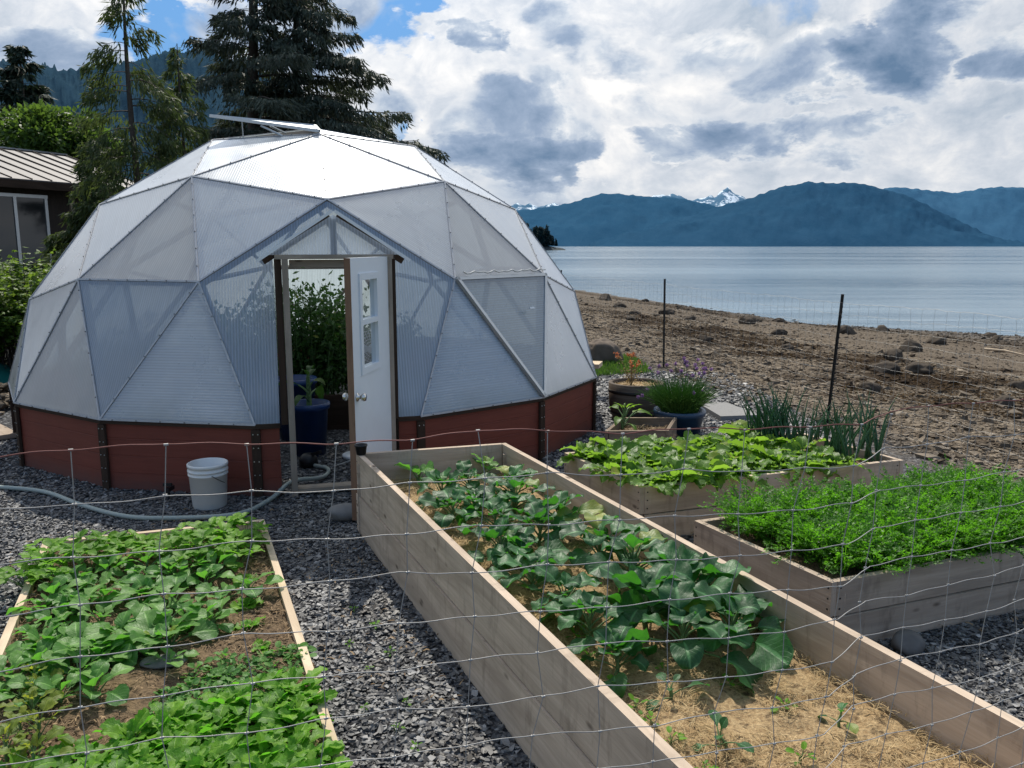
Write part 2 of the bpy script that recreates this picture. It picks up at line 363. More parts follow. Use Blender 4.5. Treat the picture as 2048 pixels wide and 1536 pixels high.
M['chive'] = leafmat('chive_leaf', (.07, .18, .035), (.16, .32, .06), (.18, .36, .06), .4, .5, .0)
M['purple'] = leafmat('chive_flower', (.30, .15, .36), (.55, .36, .60), (.3, .15, .4), .3, .8, .0)
M['columbine'] = leafmat('coral_flower', (.45, .12, .06), (.65, .22, .10), (.7, .25, .1), .4, .7, .0)
M['drystem'] = leafmat('pale_seedhead', (.22, .16, .08), (.36, .27, .14), (.4, .3, .12), .3, .7, .0)
M['tomato'] = leafmat('tomato_leaf', (.020, .065, .014), (.055, .13, .025), (.09, .22, .03), .34, .5, .3)
M['spruce'] = leafmat('spruce_needles', (.042, .060, .048), (.095, .118, .082), (.07, .09, .04), .25, .6, .0, .25)  # a little bluish haze is mixed into the needle colour
M['hemlock'] = leafmat('hemlock_needles', (.032, .058, .022), (.085, .115, .042), (.12, .17, .04), .38, .6, .0, .25)
M['darkfir'] = leafmat('dark_fir_needles', (.020, .038, .028), (.045, .066, .042), (.03, .05, .02), .2, .6, .0, .2)
M['alder'] = leafmat('alder_leaf', (.035, .085, .016), (.085, .155, .03), (.16, .28, .035), .4, .5, .0)
M['bush'] = leafmat('salmonberry_leaf', (.050, .115, .016), (.115, .20, .03), (.24, .38, .04), .45, .5, .2)
M['grass'] = leafmat('lawn_grass', (.04, .10, .02), (.08, .17, .035), (.12, .25, .03), .4, .5, .0)
M['stem'] = plain('pale_green_stem', (.11, .19, .07), .6)
M['straw'] = leafmat('straw', (.40, .27, .12), (.70, .53, .29), (.4, .27, .1), .2, .7, .0)
M['mulchbit'] = leafmat('dry_mulch_bits', (.12, .075, .04), (.42, .29, .16), (.2, .12, .05), .1, .8, .0)

# ------------------------------------------------------------------ ground, beach, water
def seaward(x, y): return (x - 2.61) * .964 + (y - 14.02) * .267
WZ = -1.22
def ground_z(x, y):
    t = seaward(x, y)
    al = (x - 2.61) * .267 - (y - 14.02) * .964; wd_ = 15.0 + 4.6 * np.clip((al + 17.5) / 6.5, 0, 1.8)
    u = np.clip((t - .5) / wd_, 0, None)
    z = -1.24 * np.where(u < 1, u ** 1.05, 1 + (u - 1) * .8)
    k = np.clip((t - .6) / 2.5, 0, 1)
    b = (fbm(x * .7, y * .7, 4) - .5) * .09 + (fbm(x * 3.1, y * 3.1, 3) - .5) * .07
    band = np.clip(1 - np.abs(t - 4.2) / 2.6, 0, 1)
    b = b + band * (fbm(x * 1.9 + 9, y * 1.9, 4) - .42) * .07
    return np.maximum(z, -25) + k * b * np.where(u < 1.3, 1, .3)
xs = np.concatenate([[-9000, -2500, -600, -150, -60, -30, -15, -8], np.arange(-5, 2, .5), np.arange(2, 14, .10), np.arange(14, 26, .2), [27, 30, 36, 50, 90, 250, 900, 3000, 9000]])
ys = np.concatenate([[-9000, -500, -60, -10], np.arange(0, 8, .5), np.arange(8, 26, .12), np.arange(26, 62, .3), [64, 68, 75, 90, 120, 200, 500, 1500, 4000, 9000]])
X, Y = np.meshgrid(xs, ys); Z = ground_z(X, Y); nx, ny = len(xs), len(ys)
mb = MB(); i = np.arange(ny - 1)[:, None] * nx; j = np.arange(nx - 1)[None]
mb.add(np.stack([X, Y, Z], -1).reshape(-1, 3), np.stack([i + j, i + j + 1, i + nx + j + 1, i + nx + j], -1).reshape(-1, 4))
def beach_nodes(t, tw):
    """colour of the shore by distance from the yard, with the brown seaweed band"""
    p = t.geo(); g1 = t.noise(p, .55, 5, .6); g2 = t.noise(p, 4.5, 5, .65); g3 = t.voro(t.mapping(p, (1, 1, 1)), 17, out='Color'); g3 = t.sep(g3)[0]
    base = t.mix(g3, (.055, .041, .028), (.24, .195, .145))
    sand = t.mix(g2, (.085, .068, .052), (.175, .142, .108))
    k = t.ramp(t.math('ADD', t.math('MULTIPLY', tw, .1), t.math('MULTIPLY', g1, .5)), [(.88, 0), (1.0, 1)])
    base = t.mix(t.math('MULTIPLY', k, .75), base, sand)
    b = t.math('ADD', t.math('MULTIPLY', t.math('ABSOLUTE', t.math('SUBTRACT', tw, 4.5)), -.16), t.math('MULTIPLY_ADD', g1, 3.4, -1.10))
    b = t.math('ADD', b, t.math('MULTIPLY', g2, .55))
    weed = t.ramp(b, [(.52, 0), (.95, 1)])
    b2 = t.math('ADD', t.math('MULTIPLY', t.math('ABSOLUTE', t.math('SUBTRACT', tw, 13.3)), -.22), t.math('MULTIPLY', g1, 1.5))
    weed = t.math('MAXIMUM', weed, t.math('MULTIPLY', t.ramp(b2, [(.45, 0), (.75, 1)]), .75))
    col = t.mix(weed, base, t.mix(g2, (.012, .008, .005), (.055, .034, .017)))
    wet = t.ramp(t.math('MULTIPLY', tw, .05), [(.66, 0), (.76, 1)])
    return t.mix(t.math('MULTIPLY', wet, .5), col, (.06, .055, .05)), weed, wet, g2, g3
def tnode(t):
    x, y, z = t.sep(t.geo())
    return t.math('ADD', t.math('MULTIPLY', t.math('SUBTRACT', x, 2.61), .964), t.math('MULTIPLY', t.math('SUBTRACT', y, 14.02), .267))
t = NT('shore_and_gravel'); tw = tnode(t); bc, weed, wet, g2, g3 = beach_nodes(t, tw)
v = t.voro(t.geo(), 38, out='Color'); vd = t.voro(t.geo(), 38); gv = t.mix(t.sep(v)[0], (.022, .022, .024), (.12, .12, .125))
gv = t.mix(t.ramp(t.sep(v)[1], [(.90, 0), (.93, 1)]), gv, (.26, .26, .26))
yard = t.ramp(t.math('ADD', t.math('MULTIPLY', tw, .2), t.math('MULTIPLY', t.noise(t.geo(), 3, 4), .25)), [(-.0, 0), (.20, 1)])
h = t.math('ADD', t.math('MULTIPLY', vd, -1.2), t.math('MULTIPLY', g3, .8)); h = t.math('ADD', h, t.math('MULTIPLY', g2, 1.4))
land = t.ramp(t.math('MULTIPLY', tw, -.03), [(.30, 0), (.36, 1)])
gv = t.mix(land, gv, t.mix(t.noise(t.geo(), 1.5, 4), (.03, .045, .015), (.07, .085, .03)))
M['ground'] = t.done(t.principled(t.mix(yard, gv, bc), t.math('MULTIPLY_ADD', wet, -.45, .95), t.bump(h, .9, .02), .06))
mb.build('ground', M['ground'])['kind'] = 'structure'
t = NT('beach_rock'); tw = tnode(t); bc, weed, wet, g2, g3 = beach_nodes(t, tw); r = t.attr('rnd')
rc = t.mix(t.math('POWER', r, 2.2), (.040, .030, .021), (.36, .30, .235)); col = t.mix(.55, bc, rc); col = t.mix(t.math('MULTIPLY', weed, .85), col, (.035, .024, .016))
M['beachrock'] = t.done(t.principled(col, .92, t.bump(t.noise(t.geo(), 40, 4), .5, .01), .08))
t = NT('weedy_boulder'); z = t.sep(t.n('NewGeometry').outputs['Normal'])[2]; f = t.noise(t.geo(), 9, 5)
M['boulder'] = t.done(t.principled(t.mix(f, (.022, .018, .014), (.11, .088, .068)), .9, t.bump(t.noise(t.geo(), 20, 5), .6, .02), .1))

t = NT('sea_water'); p = t.geo(); y = t.sep(p)[1]
w1 = t.noise(t.mapping(p, (.30, 1.1, 1)), 1.1, 6, .6, .5); w2 = t.noise(t.mapping(p, (.012, .05, 1)), 1, 4, .6); w3 = t.noise(t.mapping(p, (.004, .022, 1), (5, 2, 0)), 1, 5, .6)
st = t.ramp(w3, [(.40, 0), (.60, 1)])
nrm = t.bump(t.math('ADD', t.math('MULTIPLY', w1, t.math('MULTIPLY_ADD', st, .7, .45)), t.math('MULTIPLY', w2, 3.0)), .8, .24)
col = t.mix(st, (.05, .115, .165), (.11, .19, .25))
col = t.mix(t.ramp(t.math('MULTIPLY', y, .006), [(.14, .85), (.42, .25), (1, 0)]), col, (.26, .33, .38))  # paler shallows near shore, with bright cloud reflection put into the colour
w4 = t.noise(t.mapping(p, (.035, .55, 1)), 1, 6, .65); col = t.mix(t.ramp(w4, [(.38, .55), (.62, 0)]), col, (.035, .085, .13))  # light and dark ripple streaks painted into the base colour
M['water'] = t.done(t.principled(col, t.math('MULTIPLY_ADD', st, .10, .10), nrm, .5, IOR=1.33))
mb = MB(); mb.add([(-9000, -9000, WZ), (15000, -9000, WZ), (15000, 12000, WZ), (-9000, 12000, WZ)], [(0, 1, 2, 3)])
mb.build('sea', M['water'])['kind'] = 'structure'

# ------------------------------------------------------------------ stones
phi = (1 + 5 ** .5) / 2
ICO = np.array([(-1, phi, 0), (1, phi, 0), (-1, -phi, 0), (1, -phi, 0), (0, -1, phi), (0, 1, phi), (0, -1, -phi), (0, 1, -phi), (phi, 0, -1), (phi, 0, 1), (-phi, 0, -1), (-phi, 0, 1)]) / math.sqrt(1 + phi * phi)
ICF = np.array([(0, 11, 5), (0, 5, 1), (0, 1, 7), (0, 7, 10), (0, 10, 11), (1, 5, 9), (5, 11, 4), (11, 10, 2), (10, 7, 6), (7, 1, 8), (3, 9, 4), (3, 4, 2), (3, 2, 6), (3, 6, 8), (3, 8, 9), (4, 9, 5), (2, 4, 11), (6, 2, 10), (8, 6, 7), (9, 8, 1)])
CUB = np.array([(x, y, z) for x in (-1, 1) for y in (-1, 1) for z in (-1, 1)]) * .72
CUF = np.array([(0, 1, 3), (0, 3, 2), (4, 6, 7), (4, 7, 5), (0, 4, 5), (0, 5, 1), (2, 3, 7), (2, 7, 6), (0, 2, 6), (0, 6, 4), (1, 5, 7), (1, 7, 3)])
def rock_field(mb, pos, size, flat=(.35, .75), tilt=.5, jit=.28, chip=False):
    N = len(pos); K = 24; B0, F0 = (CUB, CUF) if chip else (ICO, ICF); nv = len(B0)
    T = (B0[None] + rng.uniform(-.52, .52, (K, nv, 3)) * (1 if chip else 0)) * (1 + rng.uniform(-jit, jit, (K, nv, 1))) * np.stack([np.ones(K), rng.uniform(.55, .95, K), rng.uniform(*flat, K)], 1)[:, None]
    V = T[rng.integers(0, K, N)] * size[:, None, None]
    a = rng.uniform(0, TAU, N); b = rng.normal(0, tilt, N)
    ca, sa, cb, sb = np.cos(a), np.sin(a), np.cos(b), np.sin(b)
    x, y, z = V[..., 0], V[..., 1], V[..., 2]
    y, z = y * cb[:, None] - z * sb[:, None], y * sb[:, None] + z * cb[:, None]
    x, y = x * ca[:, None] - y * sa[:, None], x * sa[:, None] + y * ca[:, None]
    V = np.stack([x, y, z], -1) + pos[:, None]
    F = F0[None] + (np.arange(N) * nv)[:, None, None]
    mb.add(V.reshape(-1, 3), F.reshape(-1, 3), None, 0, np.repeat(rng.random(N), nv))
BEDS = {'A': [(-3.18, 5.31), (-1.75, 1.80), (-.25, 1.92), (-1.82, 5.77)], 'B': [(-1.13, 5.78), (.66, 1.74), (1.72, 2.14), (-.05, 6.10)],
        'C': [(.43, 6.54), (.90, 5.55), (3.10, 6.30), (2.63, 7.29)], 'D': [(1.14, 4.91), (1.63, 3.95), (3.88, 4.80), (3.39, 5.76)]}
DC = np.array([-2.298, 9.929])
def inpoly(x, y, P):
    c = np.zeros(np.shape(x), bool); n = len(P)
    for k in range(n):
        (x0, y0), (x1, y1) = P[k], P[(k + 1) % n]
        cr = ((y0 > y) != (y1 > y)) & (x < (x1 - x0) * (y - y0) / (y1 - y0 + 1e-12) + x0); c ^= cr
    return c
def free(x, y):
    ok = np.ones(len(x), bool)
    for P in BEDS.values(): ok &= ~inpoly(x, y, P)
    return ok
def scatter(n, x0, x1, y0, y1): return rng.uniform(x0, x1, n), rng.uniform(y0, y1, n)
P_ = []; S_ = []
for n, (x0, x1, y0, y1), s0, s1, lay in ((46000, (-4.2, 3.6, 2.5, 6.0), .007, .016, .012), (30000, (-6.4, 3.6, 6.0, 9.0), .008, .018, .010), (9000, (.6, 3.6, 8.6, 13.5), .012, .028, .008), (34000, (-4.2, 3.6, 2.5, 6.4), .004, .010, .020)):
    x, y = scatter(n, x0, x1, y0, y1)
    ok = free(x, y) & (np.abs(x) < y * .68 + .2) & (seaward(x, y) < .4 + rng.normal(0, .25, n))
    d = np.hypot(x - DC[0], y - DC[1]); ok &= (d > 3.2) | ((x > -2.1) & (x < -.9) & (y < 8.9) & (y > 6.5) & (rng.random(n) < .8))
    x, y = x[ok], y[ok]; P_.append(np.stack([x, y, rng.uniform(0, lay, len(x))], 1)); S_.append(rng.uniform(s0, s1, len(x)) * rng.choice([1, 1, 1.4], len(x)))
t = NT('slate_gravel'); r = t.attr('rnd')
col = t.ramp(r, [(0, (.045, .045, .049)), (.4, (.118, .116, .114)), (.8, (.19, .187, .183)), (1, (.36, .355, .35))])
f = t.noise(t.geo(), 90, 3); col = t.mix(t.math('MULTIPLY', f, .5), col, (.05, .05, .053))
col = t.mix(t.ramp(t.noise(t.geo(), 2.2, 5, .65), [(.55, 0), (.75, .55)]), col, (.15, .12, .085))
M['gravel'] = t.done(t.principled(col, .55, None, .4))
mb = MB(); rock_field(mb, np.concatenate(P_), np.concatenate(S_), (.18, .5), .42, .25, True)
tag(mb.build('gravel', M['gravel'], flat=True), 'dark grey slate gravel covering the paths between the garden beds', 'gravel', None, 'stuff')
# dry leaf litter and little weeds on the path
mb = MB()
def blades(mb, n, xy, zf, L0, L1, wd, tiltf=.15, mat=0, curl=0):
    x, y = xy; a = rng.uniform(0, TAU, n); L = rng.uniform(L0, L1, n); ti = rng.normal(0, tiltf, n)
    d = np.stack([np.cos(a) * np.cos(ti), np.sin(a) * np.cos(ti), np.abs(np.sin(ti))], 1); s = np.stack([-np.sin(a), np.cos(a), rng.normal(0, .4, n)], 1) * wd * rng.uniform(.6, 1.4, n)[:, None] / 2
    p = np.stack([x, y, zf], 1)
    q = p + d * L[:, None] * .5 + np.array([0, 0, 1]) * (L * rng.uniform(0, .2, n))[:, None]; e = p + d * L[:, None]
    V = np.stack([p - s, p + s, q - s, q + s, e - s * .4, e + s * .4], 1)
    F = np.array([(0, 1, 3, 2), (2, 3, 5, 4)])[None] + (np.arange(n) * 6)[:, None, None]
    mb.add(V.reshape(-1, 3), F.reshape(-1, 4), np.tile([(0, .2), (0, .8), (.5, .2), (.5, .8), (1, .2), (1, .8)], (n, 1)), mat, np.repeat(rng.random(n), 6))
x, y = scatter(2600, -3.4, 3.0, 2.5, 6.2); ok = free(x, y) & (fbm(x * 1.3, y * 1.3, 3) > .56); x, y = x[ok], y[ok]
blades(mb, len(x), (x, y), np.full(len(x), .028), .02, .05, .006)
tag(mb.build('leaf_litter', M['mulchbit']), 'dry brown straw bits strewn over the gravel path', 'litter', None, 'stuff')

n = 60000; y = 5.0 + (rng.random(n) ** 1.7) * 42; x = rng.uniform(.3, 1, n) * y * .66
x = np.where(rng.random(n) < .3, rng.uniform(.08, .4, n) * y * .66, x)
t_ = seaward(x, y); ok = (t_ > -.25) & (ground_z(x, y) > WZ - .05) & (~inpoly(x, y, BEDS['C'])) & (~inpoly(x, y, BEDS['D'])) & (rng.random(n) < np.where((t_ > 6.5) & (t_ < 12), .35, 1)); x, y = x[ok], y[ok]
s = .009 + .016 * rng.random(len(x)) ** 2 + .07 * rng.random(len(x)) ** 26 + y * .00032
mb = MB(); rock_field(mb, np.stack([x, y, ground_z(x, y) + s * .1], 1), s, (.3, .65), .3, .2, True)
tag(mb.build('beach_stones', M['beachrock'], flat=True), 'brown and grey stones strewn over the tidal beach', 'beach stones', None, 'stuff')
# fronds of seaweed in the brown band
n = 20000; y = 9 + rng.random(n) ** 1.3 * 24; x = rng.uniform(.05, 1, n) * y * .66; t_ = seaward(x, y)
ok = (np.abs(t_ - 4.4 + 5 * (fbm(x * .35 + 3, y * .35, 3) - .5)) < 2.0 * fbm(x * .9, y * .9, 3) * 1.5) & (rng.random(n) < .8); x, y = x[ok], y[ok]
mb = MB(); blades(mb, len(x), (x, y), ground_z(x, y) + .01, .04, .12, .022, .15)
M['weed'] = leafmat('bladder_weed', (.020, .013, .007), (.10, .062, .028), (.08, .05, .02), .12, .9, 0, .05)
tag(mb.build('seaweed', M['weed']), 'dark brown seaweed lying in a band along the beach', 'seaweed', None, 'stuff')

M['lawnrock'] = plain('brown_boulder', (.15, .12, .095), .9, 0, .1, 10, .45, .6)
def boulder(name, label, cat, loc, size, mat, sub=3, flat=.7, seed=0, group=None, amp=.42, yaw=None):
    import bmesh
    bm = bmesh.new(); bmesh.ops.create_icosphere(bm, subdivisions=sub, radius=1); r_ = np.random.default_rng(seed)
    V = np.array([v.co[:] for v in bm.verts]); F = np.array([[v.index for v in f.verts] for f in bm.faces]); bm.free()
    o3 = r_.uniform(0, 99, 3)
    d = fbm(V[:, 0] * 1.6 + V[:, 2] + o3[0], V[:, 1] * 1.6 - V[:, 2] * .7 + o3[1], 4) - .5
    V = V * (1 + amp * 2 * d)[:, None]; pl = r_.normal(size=(5, 3)); pl /= np.linalg.norm(pl, axis=1, keepdims=True)
    for q in pl:
        k = V @ q; V = V - np.maximum(k - .78, 0)[:, None] * q
    V = V * np.array([1, r_.uniform(.65, .9), flat]) * size
    a = r_.uniform(0, TAU) if yaw is None else yaw; c, s_ = math.cos(a), math.sin(a)
    V = np.stack([V[:, 0] * c - V[:, 1] * s_, V[:, 0] * s_ + V[:, 1] * c, V[:, 2]], 1)
    mb = MB(); mb.add(V + np.array(loc), F); o = mb.build(name, mat, None, True, org=loc)
    return tag(o, label, cat, group)
bl = [(7.9, 27.5, .55, 'dark boulder lying half buried just short of the waterline behind the near fence post'), (12.6, 27.8, .42, None), (10.0, 24.5, .50, 'pointed dark boulder to the right of the near fence post'), (6.2, 33, .5, None), (5.0, 44, .7, 'round boulder at the far left end of the shore by the water'),
      (9.3, 19.0, .55, 'weedy black rock on the mid beach right of the near fence post'), (8.0, 17.0, .45, None), (6.7, 14.6, .40, None), (7.5, 15.0, .42, None), (5.4, 12.2, .26, None), (6.9, 11.3, .28, 'pale tan boulder on the upper beach at the right edge'), (11.5, 22, .4, None),
      (4.5, 30, .35, None), (3.6, 25, .3, None), (14.6, 24.6, .32, None), (7.4, 22.6, .35, None), (9.1, 30.5, .4, None), (12, 20.2, .28, None), (6.1, 18, .3, None), (4.6, 19.5, .28, None), (8.4, 13.4, .3, None), (5.9, 27.2, .3, None), (10.6, 32.5, .4, None), (4.8, 37, .45, None), (16.5, 28.2, .3, 'low rock standing in the shallows at the right'), (7.6, 47, .35, 'small dark rock poking out of the water beyond the far post')]
for k, (x, y, s, lb) in enumerate(bl):
    x_ = np.array([x]); z = float(ground_z(x_, np.array([y]))[0])
    boulder('boulder', lb or 'dark weedy boulder lying on the tidal beach', 'boulder', (x, y, max(z, WZ - .05) + s * .08), s * .68, M['boulder'], 4, .6, 40 + k, 'boulders on the beach')
boulder('boulder', 'rounded grey brown boulder at the edge of the lawn strip behind the greenhouse', 'boulder', (1.62, 14.6, .16), .36, M['lawnrock'], 4, .75, 7)
boulder('river_stone', 'smooth grey stone on the gravel against the corner of the central bed', 'stone', (-1.29, 6.02, .055), .125, M['stone'], 3, .62, 3, None, .12, .3)
boulder('river_stone', 'grey stone in the shade against the front board of the carrot bed', 'stone', (2.05, 3.97, .035), .095, M['darkstone'], 3, .75, 5, None, .12)
o = boulder('slate_marker', 'long flat grey slate lying on the soil of the low left bed', 'stone', (-1.69, 3.70, .085), .15, M['darkstone'], 3, .25, 9, None, .12, .32); o.scale = (.78, .62, .55)

# driftwood stick on the beach
mb = MB(); a = np.array([11.6, 20.0]); b = np.array([12.1, 19.2]); za = float(ground_z(a[:1], a[1:])[0]); zb = float(ground_z(b[:1], b[1:])[0])
tube(mb, [(a[0], a[1], za + .06), ((a[0] + b[0]) / 2, (a[1] + b[1]) / 2, (za + zb) / 2 + .09), (b[0], b[1], zb + .05)], [.035, .03, .02])
tag(mb.build('driftwood', M['wood_new']), 'pale driftwood stick lying on the sandy part of the beach', 'driftwood')

# ------------------------------------------------------------------ mountains
f_, pit, CH = 1640.1, R(9.553), 2.07
def at_depth(px, py, Yd):   # world point at distance Yd (m) along +Y for a bearing/elevation given on the photo's grid
    u = (px - 1024) / f_; v = -(py - 768) / f_; cy, cz = math.cos(pit) + v * math.sin(pit), -math.sin(pit) + v * math.cos(pit)
    return u / cy * Yd, CH + cz / cy * Yd
def ridge(name, pts, Yd, depth, mat, rough, seed, jag=0, n=220, rows=26):
    px = np.linspace(pts[0][0], pts[-1][0], n); py = np.interp(px, [p[0] for p in pts], [p[1] for p in pts])
    kk = np.array([.25, .5, .25])
    if not jag: py[1:-1] = np.convolve(py, kk, 'valid')
    ps = np.convolve(np.pad(py, 12, 'edge'), np.ones(25) / 25, 'valid') if jag else py; zs_ = np.array([at_depth(a, b, Yd)[1] for a, b in zip(px, ps)])
    xz = [at_depth(a, b, Yd) for a, b in zip(px, py)]; x = np.array([q[0] for q in xz]); z = np.array([q[1] for q in xz])
    V = []
    for r_ in range(rows):
        u = r_ / (rows - 1)            # 0 = foot towards the camera, .8 = ridge line, 1 = behind
        k = min(u / .8, 1); back = max(0, u - .8) / .2
        prof = k ** .9 * (1 - back * .5)
        yy = Yd - depth * (1 - k) + depth * .5 * back
        nz = (fbm(x / Yd * 22 + seed, np.full(n, k * 4.0 + seed), 5) - .5) * rough * (z.max() - WZ) * math.sin(k * math.pi) * (1 - back)
        nz2 = (fbm(x / Yd * 160 + seed * 3, np.full(n, 0.) + k * 30, 3) - .5) * rough * .22 * (z.max() - WZ) * min(1, k * 2)
        xx = x * (yy / Yd)
        zz = WZ - 4 + ((z if (jag and .76 < u < .84) else zs_) - WZ + 4) * prof + nz + nz2
        V.append(np.stack([xx, np.full(n, yy), zz], 1))
    V = np.concatenate(V); i = np.arange(rows - 1)[:, None] * n; j = np.arange(n - 1)[None]
    mb = MB(); mb.add(V, np.stack([i + j, i + j + 1, i + n + j + 1, i + n + j], -1).reshape(-1, 4))
    o = mb.build(name, mat, None, True); o['kind'] = 'structure'; return o
def mtn(name, a, b, scale, snow=None):  # a and b have the blue distance haze mixed into the base colour
    t = NT(name); f = t.noise(t.mapping(t.geo(), (1, .5, 1)), scale, 8, .66); f2 = t.noise(t.geo(), scale * 9, 4, .7)
    col = t.mix(t.ramp(t.math('ADD', t.math('MULTIPLY', f, .6), t.math('MULTIPLY', f2, .4)), [(.35, 0), (.65, 1)]), a, b)
    if snow:
        col = t.mix(t.ramp(t.noise(t.mapping(t.geo(), (1, .4, 1.3)), scale * 5, 6, .7), [(.50, 0), (.57, 1)]), col, snow)
    return t.done(t.principled(col, 1, t.bump(f2, .4, 20), 0))
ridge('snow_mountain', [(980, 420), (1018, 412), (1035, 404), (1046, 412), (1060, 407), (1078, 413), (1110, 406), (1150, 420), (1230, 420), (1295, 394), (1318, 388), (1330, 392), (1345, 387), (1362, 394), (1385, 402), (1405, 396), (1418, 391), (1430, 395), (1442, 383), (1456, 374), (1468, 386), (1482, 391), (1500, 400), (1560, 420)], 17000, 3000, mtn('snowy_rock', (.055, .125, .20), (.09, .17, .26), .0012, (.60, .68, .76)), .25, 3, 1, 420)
ridge('hills', [(760, 440), (900, 432), (1000, 424), (1060, 419), (1130, 408), (1200, 388), (1240, 388), (1290, 393), (1345, 394), (1385, 402), (1430, 412), (1480, 430), (1560, 460), (1640, 485)], 10500, 2400, mtn('hazed_forest_hill', (.019, .066, .124), (.030, .086, .150), .005), .22, 8)
ridge('hills', [(1660, 420), (1730, 385), (1790, 374), (1850, 380), (1920, 386), (1955, 378), (1995, 373), (2040, 376), (2100, 384), (2250, 370), (2500, 380), (2800, 400)], 9800, 2200, mtn('hazed_forest_hill_far', (.028, .084, .154), (.042, .110, .188), .005), .22, 21)
ridge('hills', [(1180, 488), (1280, 462), (1350, 440), (1400, 426), (1440, 412), (1500, 397), (1560, 374), (1620, 364), (1660, 366), (1700, 365), (1760, 376), (1810, 390), (1850, 408), (1900, 432), (1960, 458), (2040, 480), (2100, 488)], 8600, 2300, mtn('hazed_forest_hill_near', (.016, .055, .105), (.026, .073, .130), .005), .24, 31)
pts = [(-900, 60), (-500, 80), (-200, 100), (0, 121), (70, 128), (110, 140), (200, 130), (250, 124), (300, 116), (350, 103), (410, 99), (460, 118), (540, 150), (640, 220), (740, 300), (860, 400), (960, 470)]
pp = []
for k in range(len(pts) - 1):
    for q in range(28):
        u = q / 28; pp.append((pts[k][0] * (1 - u) + pts[k + 1][0] * u, pts[k][1] * (1 - u) + pts[k + 1][1] * u - rng.random() ** 2.5 * 7))
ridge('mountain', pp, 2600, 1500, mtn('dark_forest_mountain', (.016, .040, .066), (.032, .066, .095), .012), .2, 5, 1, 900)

# ------------------------------------------------------------------ the dome greenhouse
RS = 3.35 / math.sin(R(80)); CB = math.cos(R(79.8)); ZB = .621; DAZ = R(15.03) - math.pi / 2
E1 = np.array([math.cos(R(15.03)), math.sin(R(15.03)), 0]); N1 = np.array([math.sin(R(15.03)), -math.cos(R(15.03)), 0])
C0 = np.array([*(DC + 3.28 * N1[:2]), 0])
def dw(s, o, z): return C0 + E1 * s + N1 * o + np.array([0, 0, z])
def dv(pol, d):
    th = R(pol); a = DAZ + R(d); z = ZB if pol > 79 else ZB + (math.cos(th) - CB) * RS
    return np.array([DC[0] + RS * math.sin(th) * math.cos(a), DC[1] + RS * math.sin(th) * math.sin(a), z])
def dome_mesh():
    V = [np.array([0, 0, 1.])]; tt = math.atan(.5)
    for k in range(5): V.append(np.array([math.cos(tt) * math.cos(k * TAU / 5), math.cos(tt) * math.sin(k * TAU / 5), math.sin(tt)]))
    for k in range(5): V.append(np.array([math.cos(tt) * math.cos((k + .5) * TAU / 5), math.cos(tt) * math.sin((k + .5) * TAU / 5), -math.sin(tt)]))
    F = []
    for k in range(5): F += [(0, 1 + k, 1 + (k + 1) % 5), (1 + k, 6 + k, 1 + (k + 1) % 5), (6 + k, 6 + (k + 1) % 5, 1 + (k + 1) % 5)]
    pts, idx, faces = [], {}, []
    def add(p):
        p = p / np.linalg.norm(p); key = tuple(np.round(p, 4) + 0.0)
        if key not in idx: idx[key] = len(pts); pts.append(p)
        return idx[key]
    for a, b, c in F:
        g = {(i, j): add((V[a] * (3 - i - j) + V[b] * i + V[c] * j) / 3) for i in range(4) for j in range(4 - i)}
        for i in range(3):
            for j in range(3 - i):
                faces.append((g[i, j], g[i + 1, j], g[i, j + 1]))
                if i + j < 2: faces.append((g[i + 1, j], g[i + 1, j + 1], g[i, j + 1]))
    out = []
    for p in pts:
        pol = math.degrees(math.acos(max(-1, min(1, p[2])))); az = math.degrees(math.atan2(p[1], p[0])); out.append((pol, az))
    return out, faces
PV, PF = dome_mesh()
PF = [f for f in PF if all(PV[i][0] < 85 for i in f)]
W = {i: dv(*PV[i]) for f in PF for i in f}
key = lambda i: (round(PV[i][0]), round((PV[i][1] + 180) % 360 - 180))
DOORV = [i for i in W if key(i) == (63, 0)][0]
def fk(f): return {key(i) for i in f}
green = thing('dome_greenhouse', 'translucent geodesic dome greenhouse on a red stem wall with open white door', 'greenhouse', (DC[0], DC[1], 0))
edges = set(); opened = None; side = None
cen = np.array([DC[0], DC[1], ZB])
